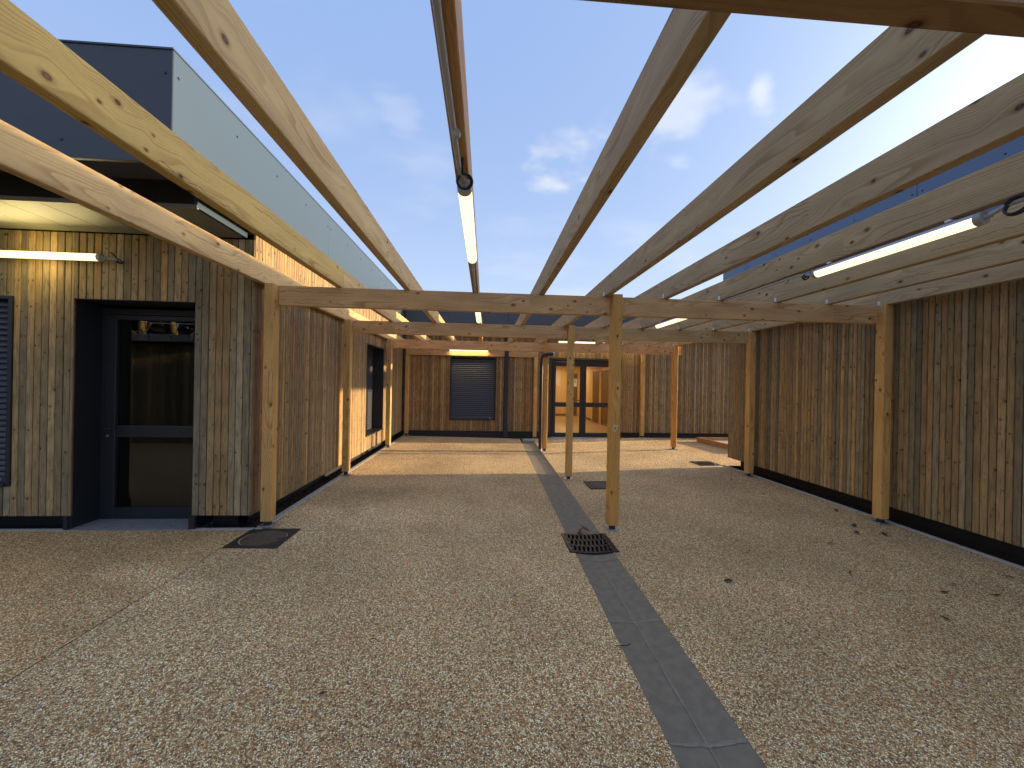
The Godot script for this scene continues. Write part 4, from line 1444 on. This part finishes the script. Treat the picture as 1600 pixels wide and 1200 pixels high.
func make_bed() -> void:
	var t := thing("timber_planter", "low timber-edged sand bed at the far right before the back wall", "planter", Vector3(5.72, 0.0, -10.35))
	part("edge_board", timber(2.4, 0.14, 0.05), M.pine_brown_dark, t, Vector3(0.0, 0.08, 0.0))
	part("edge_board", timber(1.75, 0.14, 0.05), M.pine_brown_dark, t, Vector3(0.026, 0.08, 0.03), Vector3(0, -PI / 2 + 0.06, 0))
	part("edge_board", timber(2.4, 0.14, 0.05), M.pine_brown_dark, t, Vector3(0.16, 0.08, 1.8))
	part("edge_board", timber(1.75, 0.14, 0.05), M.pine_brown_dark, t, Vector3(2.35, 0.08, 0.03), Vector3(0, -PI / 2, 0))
	part("sand", box(Vector3(2.2, 0.06, 1.7), 0.0), M.sand, t, Vector3(1.25, 0.045, 0.9))

# ------------------------------------------------------------------ what stands behind the camera, seen in the door glass
func make_behind() -> void:
	var b := thing("timber_shed", "dark timber shed with a zinc roof edge, mirrored in the door glass", "building")
	clad(b, -14.0, -5.6, 0.0, 2.24, 0.13, [], func(s, y, p): return Vector3(-s - 19.6, y, 0.6), PI, [M.olive_d, M.olive_b])
	slab("wall", Vector3(-14.0, -0.1, 0.605), Vector3(-5.6, 2.24, 3.5), M.membrane, b)
	var x := -14.2
	while x < -5.5:
		slab("roof_sheet", Vector3(x, 2.27, 0.3), Vector3(x + 0.44, 2.43, 3.8), M.zinc_roof, b, 0.01)
		x += 0.46
	var r := RandomNumberGenerator.new()
	r.seed = 12
	for i in 12:
		var p := Vector3(-16.5 + i * 1.05 + r.randf_range(-0.5, 0.5), -0.15, 6.0 + r.randf_range(-1.0, 2.0))
		var t := thing("bare_tree", ORD[i] + " bare yellowish tree in the row behind the shed", "tree", p, "bare trees behind the shed")
		var st := begin()
		var lean := Vector3(r.randf_range(-0.9, 0.9), 0, r.randf_range(-0.4, 0.4))
		var top := Vector3(0, 6.0, 0) + lean * 1.6
		add_cyl(st, Vector3.ZERO, top * 0.5 + lean * 0.2, 0.2, 0.15, 10)
		add_cyl(st, top * 0.5 + lean * 0.2, top, 0.11, 0.04, 10)
		part("trunk", st.commit(), M.bark_pale, t)
		for k in 7:
			var f := 0.4 + 0.08 * k
			var s := top * f + lean * 0.1
			var an := r.randf() * TAU
			var st2 := begin()
			add_cyl(st2, s, s + Vector3(cos(an), 1.1, sin(an)) * r.randf_range(0.8, 1.5), 0.04, 0.01, 6)
			part("branch", st2.commit(), M.bark, t)

	var mm := MultiMesh.new()
	mm.transform_format = MultiMesh.TRANSFORM_3D
	var lf := begin()
	quad(lf, Vector3(-0.09, 0, 0), Vector3(0, 0.03, -0.05), Vector3(0.1, 0, 0), Vector3(0, 0.02, 0.05), Vector3.UP)
	mm.mesh = lf.commit()
	mm.instance_count = 9000
	for i in 9000:
		var q := Vector3(r.randf_range(-18.5, -3.5), r.randf_range(0.0, 5.2), 8.6 + r.randf_range(-0.7, 1.2))
		mm.set_instance_transform(i, Transform3D(Basis.from_euler(Vector3(r.randf() * TAU, r.randf() * TAU, r.randf() * TAU)).scaled(Vector3.ONE * r.randf_range(1.6, 3.2)), q))
	var hd := MultiMeshInstance3D.new()
	hd.name = "hedge"
	hd.multimesh = mm
	hd.material_override = M.hedge_leaf
	add_child(hd)
	hd.set_meta("kind", "stuff")
	tag(hd, "tall dark hedge behind the bare trees, mirrored in the door glass", "hedge")

# ------------------------------------------------------------------ fallen leaves and twigs
func leaf_mesh(r: RandomNumberGenerator, length: float) -> Mesh:
	var st := begin()
	var w := length * r.randf_range(0.09, 0.24)
	var c := r.randf_range(0.1, 0.45)
	var pts := []
	for i in 7:
		var u := i / 6.0
		var ww := w * sin(PI * clampf(u, 0.03, 0.97)) * r.randf_range(0.75, 1.1)
		var mid := Vector3((u - 0.5) * length, 0.004 + c * length * 0.5 * u * u * 0.6, r.randf_range(-0.002, 0.002))
		pts.append([mid + Vector3(0, ww * c, -ww), mid, mid + Vector3(0, ww * c * 1.2, ww)])
	for i in 6:
		for k in 2:
			var n: Vector3 = (pts[i][k + 1] - pts[i][k]).cross(pts[i + 1][k] - pts[i][k]).normalized()
			quad(st, pts[i][k], pts[i][k + 1], pts[i + 1][k + 1], pts[i + 1][k], n if n.y > 0.0 else -n)
	return st.commit()

func make_litter() -> void:
	var r := RandomNumberGenerator.new()
	r.seed = 55
	var spots := [[4.02, -4.05, 0.11], [3.86, -3.86, 0.13], [4.1, -3.8, 0.1], [4.28, -4.55, 0.09], [3.9, -5.3, 0.07], [3.35, -3.62, 0.06], [3.6, -4.62, 0.06], [3.0, -3.05, 0.05], [3.42, -2.72, 0.07], [3.62, -2.82, 0.05], [3.75, -2.66, 0.09], [3.05, -2.42, 0.06], [3.55, -5.9, 0.06], [3.95, -6.1, 0.07], [2.6, -5.2, 0.05], [3.2, -5.6, 0.05], [2.9, -6.4, 0.05], [1.92, -2.98, 0.085], [-0.75, -1.95, 0.05], [2.28, -2.0, 0.05], [-2.2, -1.75, 0.06], [-0.62, -2.35, 0.04], [2.45, -3.5, 0.05], [4.2, -2.9, 0.08], [3.1, -4.3, 0.05], [2.2, -7.8, 0.05], [2.6, -8.4, 0.05], [3.3, -8.0, 0.06]]
	for s in spots:
		var o := part("fallen_leaf", leaf_mesh(r, s[2]), M.leaf_brown, self, Vector3(s[0], gy(s[0], s[1]) + 0.004, s[1]), Vector3(0, r.randf() * TAU, 0))
		tag(o, "small dark fallen leaf or twig lying on the gravel", "leaf", "fallen leaves on the gravel")
	var t := thing("leaf_clump", "reddish clump of dead leaves on the far edge of the drain grate", "leaves", Vector3(chx(-4.03) + 0.0, -0.045, -4.05))
	for i in 6:
		part("leaf", leaf_mesh(r, 0.085), M.leaf_red, t, Vector3(r.randf_range(-0.045, 0.045), 0.008 + 0.009 * i, r.randf_range(-0.03, 0.03)), Vector3(r.randf_range(-0.7, 0.7), r.randf() * TAU, r.randf_range(-0.7, 0.7)))
	var tw := part("twig", twig_mesh(r), M.leaf_brown, self, Vector3(0.83, gy(0.8, -2.25) + 0.012, -2.27), Vector3(0, 0.1, 0))
	tag(tw, "thin dark twig lying across the left edge of the drain channel", "twig")

func twig_mesh(_r: RandomNumberGenerator) -> Mesh:
	var st := begin()
	add_tube(st, [Vector3(-0.045, 0, 0), Vector3(-0.01, 0.003, 0.006), Vector3(0.03, 0.0, 0.002), Vector3(0.05, 0.002, -0.006)], 0.003, 6)
	return st.commit()
